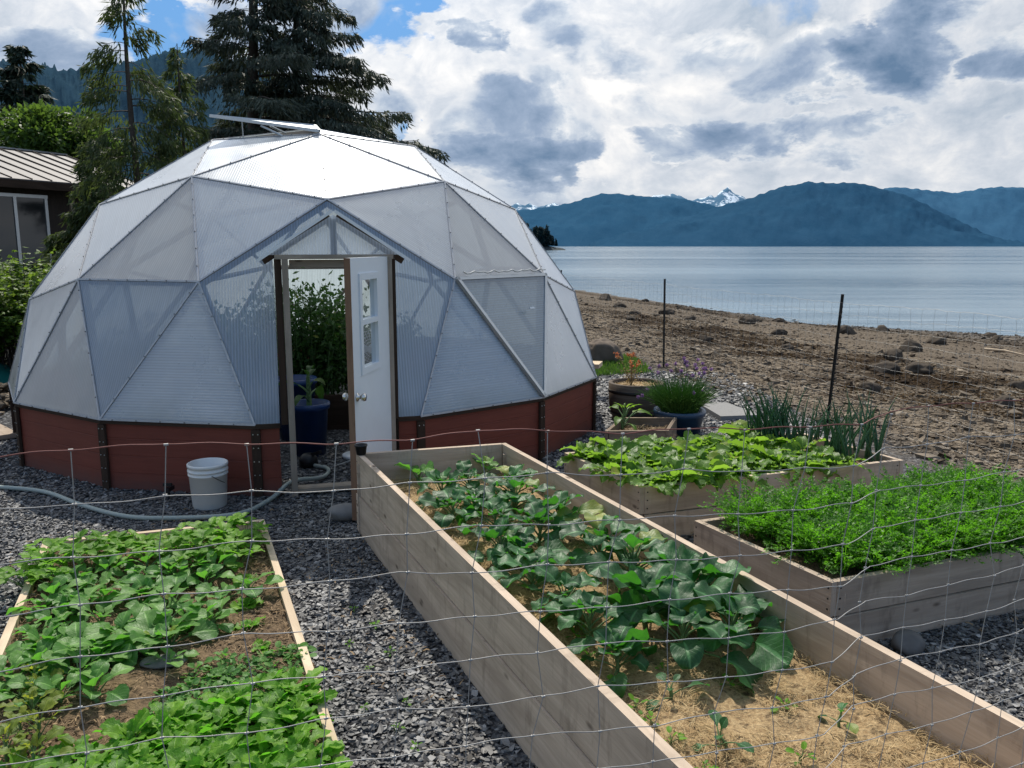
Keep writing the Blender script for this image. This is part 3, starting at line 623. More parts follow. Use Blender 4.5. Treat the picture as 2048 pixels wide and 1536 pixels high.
for f in PF:
    if DOORV in f: continue
    for a, b in ((0, 1), (1, 2), (2, 0)): edges.add(tuple(sorted((f[a], f[b]))))
    k = fk(f)
    if k == {(0, 0), (20, 0), (20, -72)} or k == {(0, round((PV[f[0]][1]))), (20, 0), (20, -72)}: opened = f; continue
    if {q[0] for q in k} == {0, 20} and (20, 0) in k and (20, -72) in k: opened = f; continue
    if k == {(59, 22), (59, 50), (79, 36)}: side = f; continue
    P = np.array([W[i] for i in f]); c = P.mean(0); nr = nrmz(np.cross(P[1] - P[0], P[2] - P[0]))
    if np.dot(nr, c - cen) < 0: nr = -nr; P = P[::-1]
    # ribs run along one edge: u is measured across the ribs
    up = np.array([0, 0, 1.]) - nr[2] * nr; up = nrmz(up); e0 = P[rng.integers(0, 3)] - c; rd = up if rng.random() < .6 else nrmz(P[1] - P[0])
    ac = np.cross(rd, nr); uv = np.stack([(P - c) @ ac, (P - c) @ rd], 1) + rng.uniform(0, 9, 2)
    Pi = c + (P - c) * .992
    mb = MB(); mb.add(Pi, [(0, 1, 2)], uv)
    ks = {(q[0] // 2 * 2 if q[0] > 78 else q[0], q[1]) for q in k}; gm = 'glaze'; ds = sorted(q[1] for q in k)  # panel tints below imitate how light falls on each facet
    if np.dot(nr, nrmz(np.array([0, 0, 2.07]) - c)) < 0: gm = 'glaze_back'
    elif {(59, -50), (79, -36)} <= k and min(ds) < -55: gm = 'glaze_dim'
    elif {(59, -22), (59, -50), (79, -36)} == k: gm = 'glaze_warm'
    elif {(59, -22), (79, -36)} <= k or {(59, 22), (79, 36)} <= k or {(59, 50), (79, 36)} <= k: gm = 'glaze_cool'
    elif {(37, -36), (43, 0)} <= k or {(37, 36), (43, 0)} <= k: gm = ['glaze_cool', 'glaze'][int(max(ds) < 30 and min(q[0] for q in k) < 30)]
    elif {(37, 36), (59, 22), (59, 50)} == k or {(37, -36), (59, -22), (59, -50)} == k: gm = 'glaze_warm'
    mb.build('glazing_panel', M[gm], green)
camv = np.array([0, 0, 2.07])
def facing(e):
    m = (W[e[0]] + W[e[1]]) / 2; return np.dot(nrmz(m - cen), nrmz(camv - m)) - .02 * np.linalg.norm(camv - m)
el = sorted(edges, key=facing, reverse=True); rest = MB()
for q, e in enumerate(el):
    a, b = W[e[0]], W[e[1]]; m = (a + b) / 2; nr = nrmz(m - cen)
    mb = MB() if q < 99 else rest
    beam(mb, a - nr * .045, b - nr * .045, .036, .075, nr, 0, .5, -.03)           # timber strut just inside the sheet
    beam(mb, a + nr * .004, b + nr * .004, .015, .008, nr, 1, .5, .004)          # aluminium tape over the seam
    if q < 99:
        L = np.linalg.norm(b - a); sdv = nrmz(np.cross(b - a, nr))
        for u in np.arange(.12, L - .05, .22):                               # screw heads
            obox(mb, a + nrmz(b - a) * u + nr * .012, nrmz(b - a) * .004, sdv * .004, nr * .004, 2)
        mb.build('strut', [M['strut'], M['tape'], M['screw']], green)
if rest.nv: rest.build('strut', [M['strut'], M['tape'], M['screw']], green)['kind'] = 'stuff'

# roof vent, propped open on the crown
if opened:
    ap = [W[i] for i in opened if key(i)[0] == 0][0]; v0 = [W[i] for i in opened if key(i) == (20, 0)][0]; v1 = [W[i] for i in opened if key(i) == (20, -72)][0]
    ax = nrmz(ap - v0); from_ = v1 - v0; k_ = ax; th = R(11.4)
    def rot(v, th): return v * math.cos(th) + np.cross(k_, v) * math.sin(th) + k_ * np.dot(k_, v) * (1 - math.cos(th))
    sgn = 1 if rot(from_, th)[2] > from_[2] else -1
    v1o = v0 + rot(from_, sgn * th); lift = np.array([0, 0, .03])
    mb = MB()
    for a, b in ((v0, v1o), (v1o, ap), (ap, v0)): beam(mb, a + lift, b + lift, .032, .03)
    fr = mb.build('roof_vent', M['alu'], green, label='raised aluminium framed roof vent')
    mb = MB(); mb.add(np.array([v0, v1o, ap]) + lift, [(0, 1, 2)], [(0, 0), (1, 0), (0, 1)]); mb.build('vent_pane', M['glaze'], fr)
    mb = MB()
    q0 = v0 * .45 + v1 * .55; q1 = v0 * .45 + v1o * .55
    tube(mb, [q0 * .6 + v0 * .4, q1 * .95 + v0 * .05], .012); tube(mb, [q0 * .55 + ap * .45, q1 * .8 + ap * .2], .012); tube(mb, [v1 * .7 + v0 * .3, v1o * .7 + v0 * .3 + np.array([0, 0, .02])], .006)
    mb.build('vent_stay', M['alu'], fr)

# side vent, closed: bluish sheet in an aluminium frame, standing proud of the facet
P = np.array([W[i] for i in side]); kk = [key(i) for i in side]
TLv, TRv, BTv = (W[[i for i in side if key(i) == q][0]] for q in ((59, 22), (59, 50), (79, 36)))
nr = nrmz(np.cross(TRv - TLv, BTv - TLv)); nr = nr if np.dot(nr, (TLv + TRv + BTv) / 3 - cen) > 0 else -nr
c = (TLv + TRv + BTv) / 3; ins = lambda v, k, o: c + (v - c) * k + nr * o
mb = MB()
for a, b in ((TLv, TRv), (TRv, BTv), (BTv, TLv)): beam(mb, ins(a, .985, .022), ins(b, .985, .022), .034, .032, nr, 0, .5, .01)
fr = mb.build('side_vent', M['alu'], green, label='bluish triangular side vent in an aluminium frame')
ac = nrmz(TRv - TLv); rd = np.cross(nr, ac); Q = np.array([ins(TLv, .97, .028), ins(BTv, .97, .028), ins(TRv, .97, .028)])
mb = MB(); mb.add(Q, [(0, 1, 2)], np.stack([(Q - c) @ rd * 1.0, (Q - c) @ ac], 1)); mb.build('vent_pane', M['glaze_blue'], fr)
mb = MB(); obox(mb, c + nr * .065 + ac * .18 + np.array([0, 0, .05]), ac * .035, rd * .01, nr * .008); mb.build('latch', M['trim_white'], fr)
mb = MB(); u = np.linspace(.04, .96, 40)
tube(mb, [TLv * (1 - q) + TRv * q + nr * (.055 + .008 * math.sin(q * 60)) + np.array([0, 0, .035 + .012 * math.sin(q * 47) * math.sin(q * 13)]) for q in u], .007)
mb.build('sealing_rope', M['cord'], fr)

# stem wall
BV = sorted([i for i in W if PV[i][0] > 79], key=lambda i: (PV[i][1] + 180) % 360 - 180)
BA = [((PV[i][1] + 180) % 360) - 180 for i in BV]
def inw(p, k): q = p.copy(); q[:2] = DC + (p[:2] - DC) * k; return q
nb = len(BV)
for k in range(nb):
    a, b = W[BV[k]], W[BV[(k + 1) % nb]]
    isdoor = abs(BA[k] + 11.8) < 1
    segs = [(a, b)] if not isdoor else [(a, dw(-.50, 0, ZB)), (dw(.50, 0, ZB), b)]
    for p, q in segs:
        p, q = inw(p, .992), inw(q, .992)
        d = nrmz(q - p); nrm = nrmz(np.cross(d, (0, 0, 1)));
        if np.dot(nrm[:2], (p + q)[:2] / 2 - DC) < 0: nrm = -nrm
        mb = MB(); L = np.linalg.norm(q - p)
        for r_ in range(4):      # four lapped boards
            h0 = .148 * r_; obox(mb, (p + q) / 2 * np.array([1, 1, 0]) + np.array([0, 0, h0 + .074]) - nrm * .012, d * (L / 2 - .001), np.array([0, 0, .0735]), nrm * (.012 + .002 * (r_ % 2)))
        mb.build('wall_panel', M['red'], green)
        mb = MB(); obox(mb, (p + q) / 2 * np.array([1, 1, 0]) + np.array([0, 0, .602]) + nrm * .006, d * (L / 2 + .01), np.array([0, 0, .019]), nrm * .024)
        mb.build('sill_trim', M['wood_dark'], green)
for i in BV:
    p = inw(W[i], .997); nr = nrmz(np.append(p[:2] - DC, 0)); tg = np.cross(nr, (0, 0, 1))
    mb = MB(); obox(mb, (p[0], p[1], .288), np.array([0, 0, .288]), tg * .036, nr * .012); 
    for zz in np.arange(.08, .56, .115):
        for sg in (-.02, .02): obox(mb, np.array([p[0], p[1], zz]) + nr * .014 + tg * sg, tg * .004, np.array([0, 0, .004]), nr * .003, 1)
    mb.build('corner_post', [M['wood_dark'], M['alu']], green)

# sheets round the door
def plane_o(z): return -.505 * (z - ZB)
def sheet(pts, name='door_surround_panel', mat='glaze_clear'):
    P = np.array([dw(s, plane_o(z), z) for s, z in pts]); uv = np.array([(s, z) for s, z in pts])
    mb = MB(); mb.add(P, [tuple(range(len(P)))], uv + rng.uniform(0, 3, 2)); return mb.build(name, M[mat], green)
sheet([(-.68, .625), (-.49, .625), (-.49, 2.02), (0, 2.36), (0, 2.475), (-1.10, 1.765)])
sheet([(.68, .625), (1.10, 1.765), (0, 2.475), (0, 2.36), (.49, 2.02), (.49, .625)])
for sg in (-1, 1):
    mb = MB(); q = [dw(sg * .485, .02, .63), dw(sg * .485, .02, 2.0), dw(sg * .485, plane_o(2.0), 2.0)]
    mb.add(q, [(0, 1, 2)], [(0, 0), (0, 1.4), (.7, 1.4)]); mb.build('porch_side', M['glaze_clear'], green)
# gable
mb = MB(); mb.add([dw(-.52, .005, 2.0), dw(.52, .005, 2.0), dw(0, .005, 2.32)], [(0, 1, 2)], [(-.5, 0), (.5, 0), (0, .32)]); mb.build('gable_panel', M['glaze_clear'], green)
for sg in (-1, 1):
    mb = MB(); q = [dw(0, .075, 2.345), dw(sg * .60, .075, 1.955), dw(sg * .60, plane_o(1.955) - .02, 1.955), dw(0, plane_o(2.345) - .02, 2.345)]
    mb.add(q, [(0, 1, 2, 3)], [(0, 0), (.7, 0), (.7, .8), (0, .8)]); rf = mb.build('porch_roof', M['glaze'], green)
    mb = MB(); beam(mb, dw(sg * .008, .085, 2.347), dw(sg * .605, .085, 1.952), .02, .024); mb.build('roof_edge', M['trim_white'], rf)
    mb = MB(); beam(mb, dw(sg * .02, -.03, 2.30), dw(sg * .56, -.03, 1.945), .04, .05); mb.build('rafter', M['wood_dark'], green)
mb = MB(); beam(mb, dw(0, -.035, 2.0), dw(0, -.035, 2.29), .05, .05, E1); mb.build('king_post', M['wood_dark'], green)
# frame
fr = MB(); beam(fr, dw(-.392, .02, 0), dw(-.392, .02, 1.965), .05, .11, N1); beam(fr, dw(.432, .02, 0), dw(.432, .02, 1.965), .05, .11, N1)
beam(fr, dw(-.47, .02, 1.984), dw(.47, .02, 1.984), .11, .036); beam(fr, dw(-.366, .0, .05), dw(.406, .0, .05), .12, .035)
frame = fr.build('door_frame', M['wood_frame'], green)
for s0 in (-.448, .473):
    mb = MB(); beam(mb, dw(s0, .005, .62), dw(s0, .005, 1.966), .055 if s0 < 0 else .028, .10, N1); mb.build('frame_trim', M['wood_dark'], frame)
mb = MB(); beam(mb, dw(-.36, -.02, 1.93), dw(.40, -.02, 1.93), .05, .06); mb.build('head_stop', M['wood_frame'], frame)

# door, swung outwards
HP = dw(.405, .06, 0); FP = np.array([-1.172, 5.955, 0]); DD = nrmz(FP - HP); DN = nrmz(np.cross((0, 0, 1), DD))   # DN faces the exterior side (towards the camera's side)
if DN[0] < 0: DN = -DN
def dd(q, o, z): return HP + DD * q + DN * o + np.array([0, 0, z])
DW, z0, z1 = .90, .035, 1.985; wq0, wq1, wz0, wz1 = .305, .70, 1.14, 1.84
mb = MB()
for (qa, qb, za, zb) in ((0, wq0, z0, z1), (wq1, DW, z0, z1), (wq0, wq1, z0, wz0), (wq0, wq1, wz1, z1)):
    obox(mb, dd((qa + qb) / 2, 0, (za + zb) / 2), DD * (qb - qa) / 2, np.array([0, 0, (zb - za) / 2]), DN * .020)
door = mb.build('door', M['white'], green, label='white exterior door standing open')
mb = MB(); obox(mb, dd(DW + .004, 0, (z0 + z1) / 2), DD * .005, np.array([0, 0, (z1 - z0) / 2]), DN * .0225); mb.build('door_edge', M['wood_edge'], door)
mb = MB()
for (qa, qb, za, zb) in ((wq0 - .03, wq0 + .02, wz0 - .03, wz1 + .03), (wq1 - .02, wq1 + .03, wz0 - .03, wz1 + .03), (wq0 + .02, wq1 - .02, wz0 - .03, wz0 + .02), (wq0 + .02, wq1 - .02, wz1 - .02, wz1 + .03), (wq0 + .02, wq1 - .02, 1.485, 1.525)):
    obox(mb, dd((qa + qb) / 2, .0, (za + zb) / 2), DD * (qb - qa) / 2, np.array([0, 0, (zb - za) / 2]), DN * .031)
wf = mb.build('window_frame', M['white'], door)
mb = MB()
for za, zb in ((1.16, 1.485), (1.525, 1.82)):
    mb.add([dd(wq0 + .02, .004, za), dd(wq1 - .02, .004, za), dd(wq1 - .02, .004, zb), dd(wq0 + .02, .004, zb)], [(0, 1, 2, 3)])
mb.build('pane', M['glass'], wf)
for sg in (1, -1):
    mb = MB(); c_ = dd(.835, sg * .022, .965); n_ = DN * sg
    pr = [(.0, .033), (.006, .033), (.010, .016), (.030, .014), (.036, .026), (.050, .031), (.064, .027), (.066, .0)]
    an = np.arange(16) / 16 * TAU; a_ = DD; b_ = np.array([0, 0, 1.])
    V = np.concatenate([c_ + n_ * h + r_ * (np.cos(an)[:, None] * a_ + np.sin(an)[:, None] * b_) for h, r_ in pr])
    F = [(i * 16 + j, i * 16 + (j + 1) % 16, (i + 1) * 16 + (j + 1) % 16, (i + 1) * 16 + j) for i in range(len(pr) - 1) for j in range(16)]
    mb.add(V, F); mb.build('knob', M['steel'], door, True)

# ------------------------------------------------------------------ foliage helpers
def prof_round(u): return np.sqrt(np.clip(1 - (2 * u - 1) ** 2, 0, 1)) ** .85
def prof_ovate(u): return np.sin(np.pi * u ** .75) ** .8
def prof_spoon(u): return np.clip(.16 + .84 * np.sin(np.pi * np.clip((u - .18) / .82, 0, 1) ** .85) ** .75, 0, 1) * np.clip((1 - u) * 9, 0, 1) ** .5
def prof_broad(u): return np.clip(np.sin(np.pi * np.clip(u, 0, 1) ** .95), 0, 1) ** .42 * (1 + .025 * np.sin(u * 21)) * np.clip(u * 3 + .25, 0, 1)
def prof_lobed(u): return prof_spoon(u) * (1 + .22 * np.sin(u * 30)) * (.72 + .28 * u)
def prof_serr(u): return prof_ovate(u) * (1 + .10 * np.sin(u * 44))
def leaf(mb, base, yaw, elev, L, Wd, prof, curl=.8, fold=.25, wave=.0, wf=14, nu=8, nv=4, rnd=.5, mat=0, roll=0, r=rng):
    u = np.linspace(0, 1, nu + 1); u = .5 * u + .5 * (.5 - .5 * np.cos(np.pi * u)); v = np.linspace(-1, 1, nv + 1)
    th = elev - curl * u; dl = L * np.diff(u)
    cx = np.concatenate([[0], np.cumsum(np.cos((th[1:] + th[:-1]) / 2) * dl)]); cz = np.concatenate([[0], np.cumsum(np.sin((th[1:] + th[:-1]) / 2) * dl)])
    w_ = Wd / 2 * prof(u); ph = r.uniform(0, TAU, 2)
    U, Vv = np.meshgrid(u, v, indexing='ij')
    lat = w_[:, None] * Vv * math.cos(fold * .8)
    hgt = np.abs(lat) * math.tan(min(1.2, fold)) + wave * Wd * (np.sin(wf * U + ph[0] + 2.2 * (Vv > 0)) * np.abs(Vv) ** 1.6) + .25 * wave * Wd * np.sin(7 * U + ph[1]) * (1 - np.abs(Vv))
    x = cx[:, None] - np.sin(th)[:, None] * hgt; z = cz[:, None] + np.cos(th)[:, None] * hgt; y = lat + 0 * x
    if roll: y, z = y * math.cos(roll) - (z - cz[:, None]) * math.sin(roll), cz[:, None] + y * math.sin(roll) + (z - cz[:, None]) * math.cos(roll)
    c, s_ = math.cos(yaw), math.sin(yaw)
    V = np.stack([base[0] + x * c - y * s_, base[1] + x * s_ + y * c, base[2] + z], -1).reshape(-1, 3)
    n1 = nv + 1; i = np.arange(nu)[:, None] * n1; j = np.arange(nv)[None]
    mb.add(V, np.stack([i + j, i + n1 + j, i + n1 + j + 1, i + j + 1], -1).reshape(-1, 4), np.stack([U.ravel(), (Vv.ravel() + 1) / 2], 1), mat, rnd)
def rosette(n, L, Wd, prof, pet, e_out, e_in, curl, fold, wave, mats, nu=8, nv=4, stemr=.004, height=0, jitter=.35, seed=0, wf=14, curlj=.35, ov=.0):
    r = np.random.default_rng(seed); mb = MB(); y0 = r.uniform(0, TAU)
    if height: tube(mb, [(0, 0, -.03), (r.normal(0, .01), r.normal(0, .01), height * .5), (0, 0, height)], [stemr * 2.2, stemr * 2, stemr * 1.4], 5, 1)
    for k in range(n):
        u = k / max(1, n - 1); yaw = y0 + k * 2.39996 + r.normal(0, .25); el = e_out + (e_in - e_out) * u + r.normal(0, .14)
        sz = (1 - .45 * u ** 2) * r.uniform(1 - jitter, 1 + jitter * .4); p = pet * sz * (1 - .35 * u)
        b0 = np.array([0, 0, height * (.25 + .75 * u)]); el2 = el - .25
        tip = b0 + p * np.array([math.cos(yaw) * math.cos(el), math.sin(yaw) * math.cos(el), math.sin(el)])
        md = (b0 + tip) / 2 + np.array([0, 0, .06 * p])
        tube(mb, [b0, md, tip], [stemr, stemr * .8, stemr * .6], 4, 1, .5, False)
        leaf(mb, tip, yaw + r.normal(0, .2), el2, L * sz, Wd * sz * r.uniform(.85, 1.12), prof, curl * r.uniform(1 - curlj, 1 + curlj), fold, wave, wf, nu, nv, r.random(), 0, r.normal(0, .3), r)
    return mb
def variants(name, k, mats, **kw):
    out = []
    for q in range(k):
        o = rosette(mats=mats, seed=kw.get('sd', 0) + q * 7 + 1, **{a: b for a, b in kw.items() if a != 'sd'}).build(name, mats, None, True)
        out.append(o)
    return out
used = set()
def plant(vs, loc, label, cat, group=None, s=1, rz=None, k=None):
    v = vs[rng.integers(0, len(vs)) if k is None else k]; rz = rng.uniform(0, TAU) if rz is None else rz
    if v.name not in used: used.add(v.name); o = v; o.location = loc; o.rotation_euler = (0, 0, rz); o.scale = (s, s, s)
    else: o = dup(v, loc, rz, s)
    o['label'] = label; o['category'] = cat
    if group: o['group'] = group
    elif 'group' in o: del o['group']
    return o
def purge(vs):
    for v in vs:
        if v.name not in used: bpy.data.objects.remove(v)

# ------------------------------------------------------------------ raised beds
def bed(name, label, key_, ztop, mat, tiers, th=.038, zbot=0, group=None):
    P = [np.array([*p, 0.]) for p in BEDS[key_]]; c = sum(P) / 4           # BL, FL, FR, BR
    t_ = thing(name, label, 'garden bed', (c[0], c[1], 0), group)
    names = ['side_board', 'end_board', 'side_board', 'end_board']
    hh = (ztop - zbot) / tiers
    for k in range(4):
        a, b = P[k], P[(k + 1) % 4]; d = nrmz(b - a); nin = np.array([-d[1], d[0], 0])
        if np.dot(nin, c - a) < 0: nin = -nin
        if k % 2: a, b = a + d * (th + .0005), b - d * (th + .0005)
        for q in range(tiers):
            mb = MB(); pr = .010 if (q == 0 and tiers > 1) else 0
            obox(mb, (a + b) / 2 + nin * (th / 2 - pr) + np.array([0, 0, zbot + hh * (q + .5)]), (b - a) / 2, np.array([0, 0, hh / 2 - (.0015 if q else .006)]), nin * (th / 2 + (0 if k % 2 else .0005)), 0, .5)
            for e_, dr in ((a, d), (b, -d)):
                for hz_ in (.2, .5, .8): obox(mb, e_ + dr * (.02 if k % 2 == 0 else .02) - nin * (pr + .0012) + np.array([0, 0, zbot + hh * (q + hz_)]), d * .0045, np.array([0, 0, .0045]), nin * .0015, 1)
            mb.build(names[k], [mat, M['dark_metal']], t_)
    for k in range(4):           # corner cleats inside
        mb = MB(); p = P[k] + (c - P[k]) / np.linalg.norm(c - P[k]) * .085; obox(mb, (p[0], p[1], (ztop + zbot) / 2 - .03), (.03, 0, 0), (0, .03, 0), (0, 0, (ztop - zbot) / 2 - .035))
        mb.build('corner_cleat', M['wood_old'], t_)
    return t_
def soil(name, key_, z, amp, mat, n=90, inset=.045, mound=.03, label=None):
    P = [np.array(p) for p in BEDS[key_]]; c = sum(P) / 4
    P = [p + (c - p) / np.linalg.norm(c - p) * inset * 1.15 for p in P]
    u = np.linspace(0, 1, n); U, Vv = np.meshgrid(u, u)
    XY = (P[0][None, None] * ((1 - U) * (1 - Vv))[..., None] + P[1] * ((1 - U) * Vv)[..., None] + P[2] * (U * Vv)[..., None] + P[3] * (U * (1 - Vv))[..., None])
    x, y = XY[..., 0], XY[..., 1]
    zz = z + (fbm(x * 7, y * 7, 4) - .5) * amp * 2 + (fbm(x * 32, y * 32, 2) - .5) * amp * .7 + mound * (np.sin(U * np.pi) * np.sin(Vv * np.pi)) ** .5
    i = np.arange(n - 1)[:, None] * n; j = np.arange(n - 1)[None]
    mb = MB(); mb.add(np.stack([x, y, zz], -1).reshape(-1, 3), np.stack([i + j, i + n + j, i + n + j + 1, i + j + 1], -1).reshape(-1, 4))
    return tag(mb.build(name, mat, None, True), label, 'soil', None, 'stuff'), P
def inbed(P, n, pad=.02):
    u, v = rng.uniform(pad, 1 - pad, n), rng.uniform(pad, 1 - pad, n)
    q = P[0][None] * ((1 - u) * (1 - v))[:, None] + P[1] * ((1 - u) * v)[:, None] + P[2] * (u * v)[:, None] + P[3] * (u * (1 - v))[:, None]
    return q[:, 0], q[:, 1]
bed('garden_bed', 'low bed of pale new lumber at the lower left full of young greens', 'A', .10, M['wood_new'], 1, .04, -.02)
bed('garden_bed', 'tall weathered bed running through the middle with collards and bare straw', 'B', .59, M['wood_grey'], 2)
bed('garden_bed', 'grey board bed of bright leafy greens and scallions behind the carrots', 'C', .40, M['wood_grey'], 2)
bed('garden_bed', 'grey board bed of feathery carrot tops at the right', 'D', .38, M['wood_old'], 2)
t = NT('straw_mulch'); p = t.geo(); f = t.noise(p, 22, 7, .7); f2 = t.noise(t.mapping(p, (70, 25, 30), rot=(0, 0, .6)), 1, 5, .7); f3 = t.noise(t.mapping(p, (22, 75, 30), rot=(0, 0, -.3)), 1, 5, .7)
col = t.mix(t.ramp(t.math('MAXIMUM', f2, f3), [(.40, 0), (.72, 1)]), (.26, .165, .08), (.60, .44, .24)); col = t.mix(t.ramp(f, [(.34, .85), (.47, 0)]), col, (.055, .035, .02))
M['mulch'] = t.done(t.principled(col, .85, t.bump(t.math('ADD', t.math('MAXIMUM', f2, f3), f), .9, .02), .2))
t = NT('dark_soil'); p = t.geo(); f = t.noise(p, 35, 7, .7); f2 = t.noise(p, 5, 4, .6)
col = t.mix(t.ramp(f, [(.35, 0), (.68, 1)]), (.045, .030, .018), (.23, .155, .09)); col = t.mix(t.ramp(f2, [(.45, 0), (.7, .6)]), col, (.24, .17, .095))
M['soil'] = t.done(t.principled(col, .9, t.bump(f, 1, .02), .2))
oA, PA = soil('bed_soil', 'A', .045, .022, M['soil'], 130, label='dark brown crumbly soil in the low left bed')
oB, PB = soil('bed_soil', 'B', .375, .030, M['mulch'], 150, label='straw covered soil in the tall middle bed')
oC, PC = soil('bed_soil', 'C', .32, .02, M['soil'], 60, label='soil under the leafy greens behind the carrots')
oD, PD = soil('bed_soil', 'D', .31, .015, M['soil'], 60, mound=.01, label='soil under the carrot tops')
x, y = inbed(PB, 30000); k = fbm(x * 6, y * 6, 3) > .40; x, y = x[k], y[k]
zB = lambda x, y: .375 + (fbm(x * 7, y * 7, 4) - .5) * .06 + .028
mb = MB(); blades(mb, len(x), (x, y), zB(x, y) + rng.uniform(-.008, .012, len(x)), .015, .065, .0020, .16)
tag(mb.build('straw', M['straw']), 'loose golden straw covering the middle bed', 'straw', None, 'stuff')
x, y = inbed(PA, 9000); zA = lambda x, y: .045 + (fbm(x * 7, y * 7, 4) - .5) * .044 + .028
mb = MB(); blades(mb, len(x), (x, y), zA(x, y) + rng.uniform(-.008, .008, len(x)), .015, .06, .004, .2)
rock_field(mb, np.stack([*(q := inbed(PA, 2500)), zA(*q) - .002], 1), rng.uniform(.004, .014, 2500))
tag(mb.build('mulch_bits', M['mulchbit']), 'brown straw bits and crumbs on the soil of the left bed', 'mulch', None, 'stuff')
mb = MB(); lathe(mb, (-1.085, 5.735, .592), [(.0, .0), (.034, 0), (.044, .072), (.047, .072), (.047, .062), (.04, .06), (.036, .02), (0, .02)], 16)
tag(mb.build('plant_pot', M['black'], None, False), 'small black plastic pot on the far corner of the middle bed', 'pot')

# ---- middle bed: collards
cm = [M['collard'], M['stem']]
cv = variants('collard_plant', 6, cm, n=14, L=.175, Wd=.175, prof=prof_broad, pet=.17, e_out=.40, e_in=1.35, curl=1.0, fold=.2, wave=.07, nu=14, nv=8, stemr=.006, height=.12, sd=3, wf=13, curlj=.8)
CP = [(-.36, 4.78, .85), (-.46, 5.2, .9), (-.06, 4.2, .85), (.02, 5.0, 1), (.0, 5.25, .95), (.10, 3.78, .9), (.16, 4.4, 1), (.28, 4.62, 1.0), (.24, 3.55, .9), (.46, 4.12, 1.1), (.60, 3.9, 1.1), (.33, 3.28, .95), (.60, 3.40, 1.15), (.80, 3.66, 1.15), (.42, 3.02, .7), (.70, 3.14, 1.1), (.92, 3.20, 1.1), (.86, 3.46, 1.15), (-.24, 4.98, .8), (-.10, 4.6, .9), (.05, 4.05, .85), (-.30, 5.45, .8)]
sp = {14: 'small low collard plant beside the long left board of the middle bed', 16: 'big collard at the front right of the collard patch by the right board', 15: 'large blue green collard at the front middle of the collard patch'}
for k, (x, y, s) in enumerate(CP): plant(cv, (x, y, .39), sp.get(k, 'dark green collard with broad wavy leaves in the middle bed'), 'collard', 'collards in the middle bed' if k not in sp else None, s * .94)
purge(cv)
bv = variants('cabbage_plant', 2, [M['cabbage'], M['stem']], n=8, L=.14, Wd=.13, prof=prof_ovate, pet=.10, e_out=.5, e_in=1.2, curl=.8, fold=.2, wave=.07, nu=9, nv=6, stemr=.005, height=.06, sd=90)
plant(bv, (-.66, 5.62, .39), 'broad leaved cabbage in the shade at the back left of the middle bed', 'cabbage', None, 1.05, k=0)
plant(bv, (-.20, 5.86, .40), 'grey green cabbage against the back board of the middle bed', 'cabbage', None, 1.0, k=1)
sv = variants('collard_seedling', 3, cm, n=5, L=.085, Wd=.058, prof=prof_spoon, pet=.07, e_out=.25, e_in=1.2, curl=.6, fold=.18, wave=.03, nu=8, nv=5, stemr=.0035, height=.05, sd=50)
plant(sv, (.59, 2.82, .395), 'young collard seedling standing alone on the straw nearest the left board', 'seedling', None, 1.05, k=0)
plant(sv, (.70, 2.52, .395), 'upright seedling at the bottom edge of the middle bed', 'seedling', None, .95, k=1)
plant(sv, (1.16, 2.66, .395), 'small seedling on the straw near the right board of the middle bed', 'seedling', None, .85, k=2)
plant(sv, (.42, 3.16, .395), 'pale seedling between the big collards and the left board', 'seedling', None, .8, k=1)
wv_ = variants('weed_sprout', 3, [M['mustard'], M['stem']], n=7, L=.03, Wd=.02, prof=prof_round, pet=.03, e_out=.3, e_in=1.2, curl=.5, fold=.2, wave=.05, nu=4, nv=3, stemr=.0015, height=.015, sd=70)
for x, y in [(.32, 3.12), (.40, 2.89), (.45, 2.75), (.49, 2.66), (.54, 2.54), (.47, 3.42), (.60, 3.02), (.84, 2.91), (1.0, 2.75), (.62, 2.40), (.28, 3.3), (.95, 2.45)]: plant(wv_, (x, y, .40), 'tiny green weed sprouting from the straw of the middle bed', 'weed', 'weeds sprouting along the middle bed', rng.uniform(.8, 1.4))
for q in range(9): plant(wv_, (*[(-.85, 4.0), (-.66, 3.4), (-.62, 3.9), (-.48, 3.45), (-.75, 4.2), (-.7, 3.75), (-.40, 3.1), (-.5, 3.25), (-.9, 4.4)][q], .012), 'tiny weed growing through the gravel path', 'weed', 'weeds in the gravel path', rng.uniform(.5, .9))
purge(wv_)

# ---- back bed: light leafy greens and scallions
hv = variants('leafy_green', 5, [M['chard'], M['stem']], n=14, L=.135, Wd=.105, prof=prof_ovate, pet=.10, e_out=.35, e_in=1.3, curl=.9, fold=.3, wave=.10, nu=8, nv=5, stemr=.004, height=.03, sd=120, wf=20)
c_bl, c_fl, c_fr, c_br = (np.array(p) for p in BEDS['C'])
def inC(u, v, B=('C')):
    a, b, c, d = (np.array(p) for p in BEDS[B]); return a * (1 - u) * (1 - v) + b * (1 - u) * v + c * u * v + d * u * (1 - v)
for i in range(13):
    for j in range(6):
        u = .05 + .70 * i / 12 + rng.normal(0, .012); v = .09 + .82 * j / 5 + rng.normal(0, .02); q = inC(u, v)
        plant(hv, (q[0], q[1], .325), 'bright light green leafy plant in the packed bed behind the carrots', 'leafy green', 'leafy greens packed in the back bed', rng.uniform(1.0, 1.4))
purge(hv)
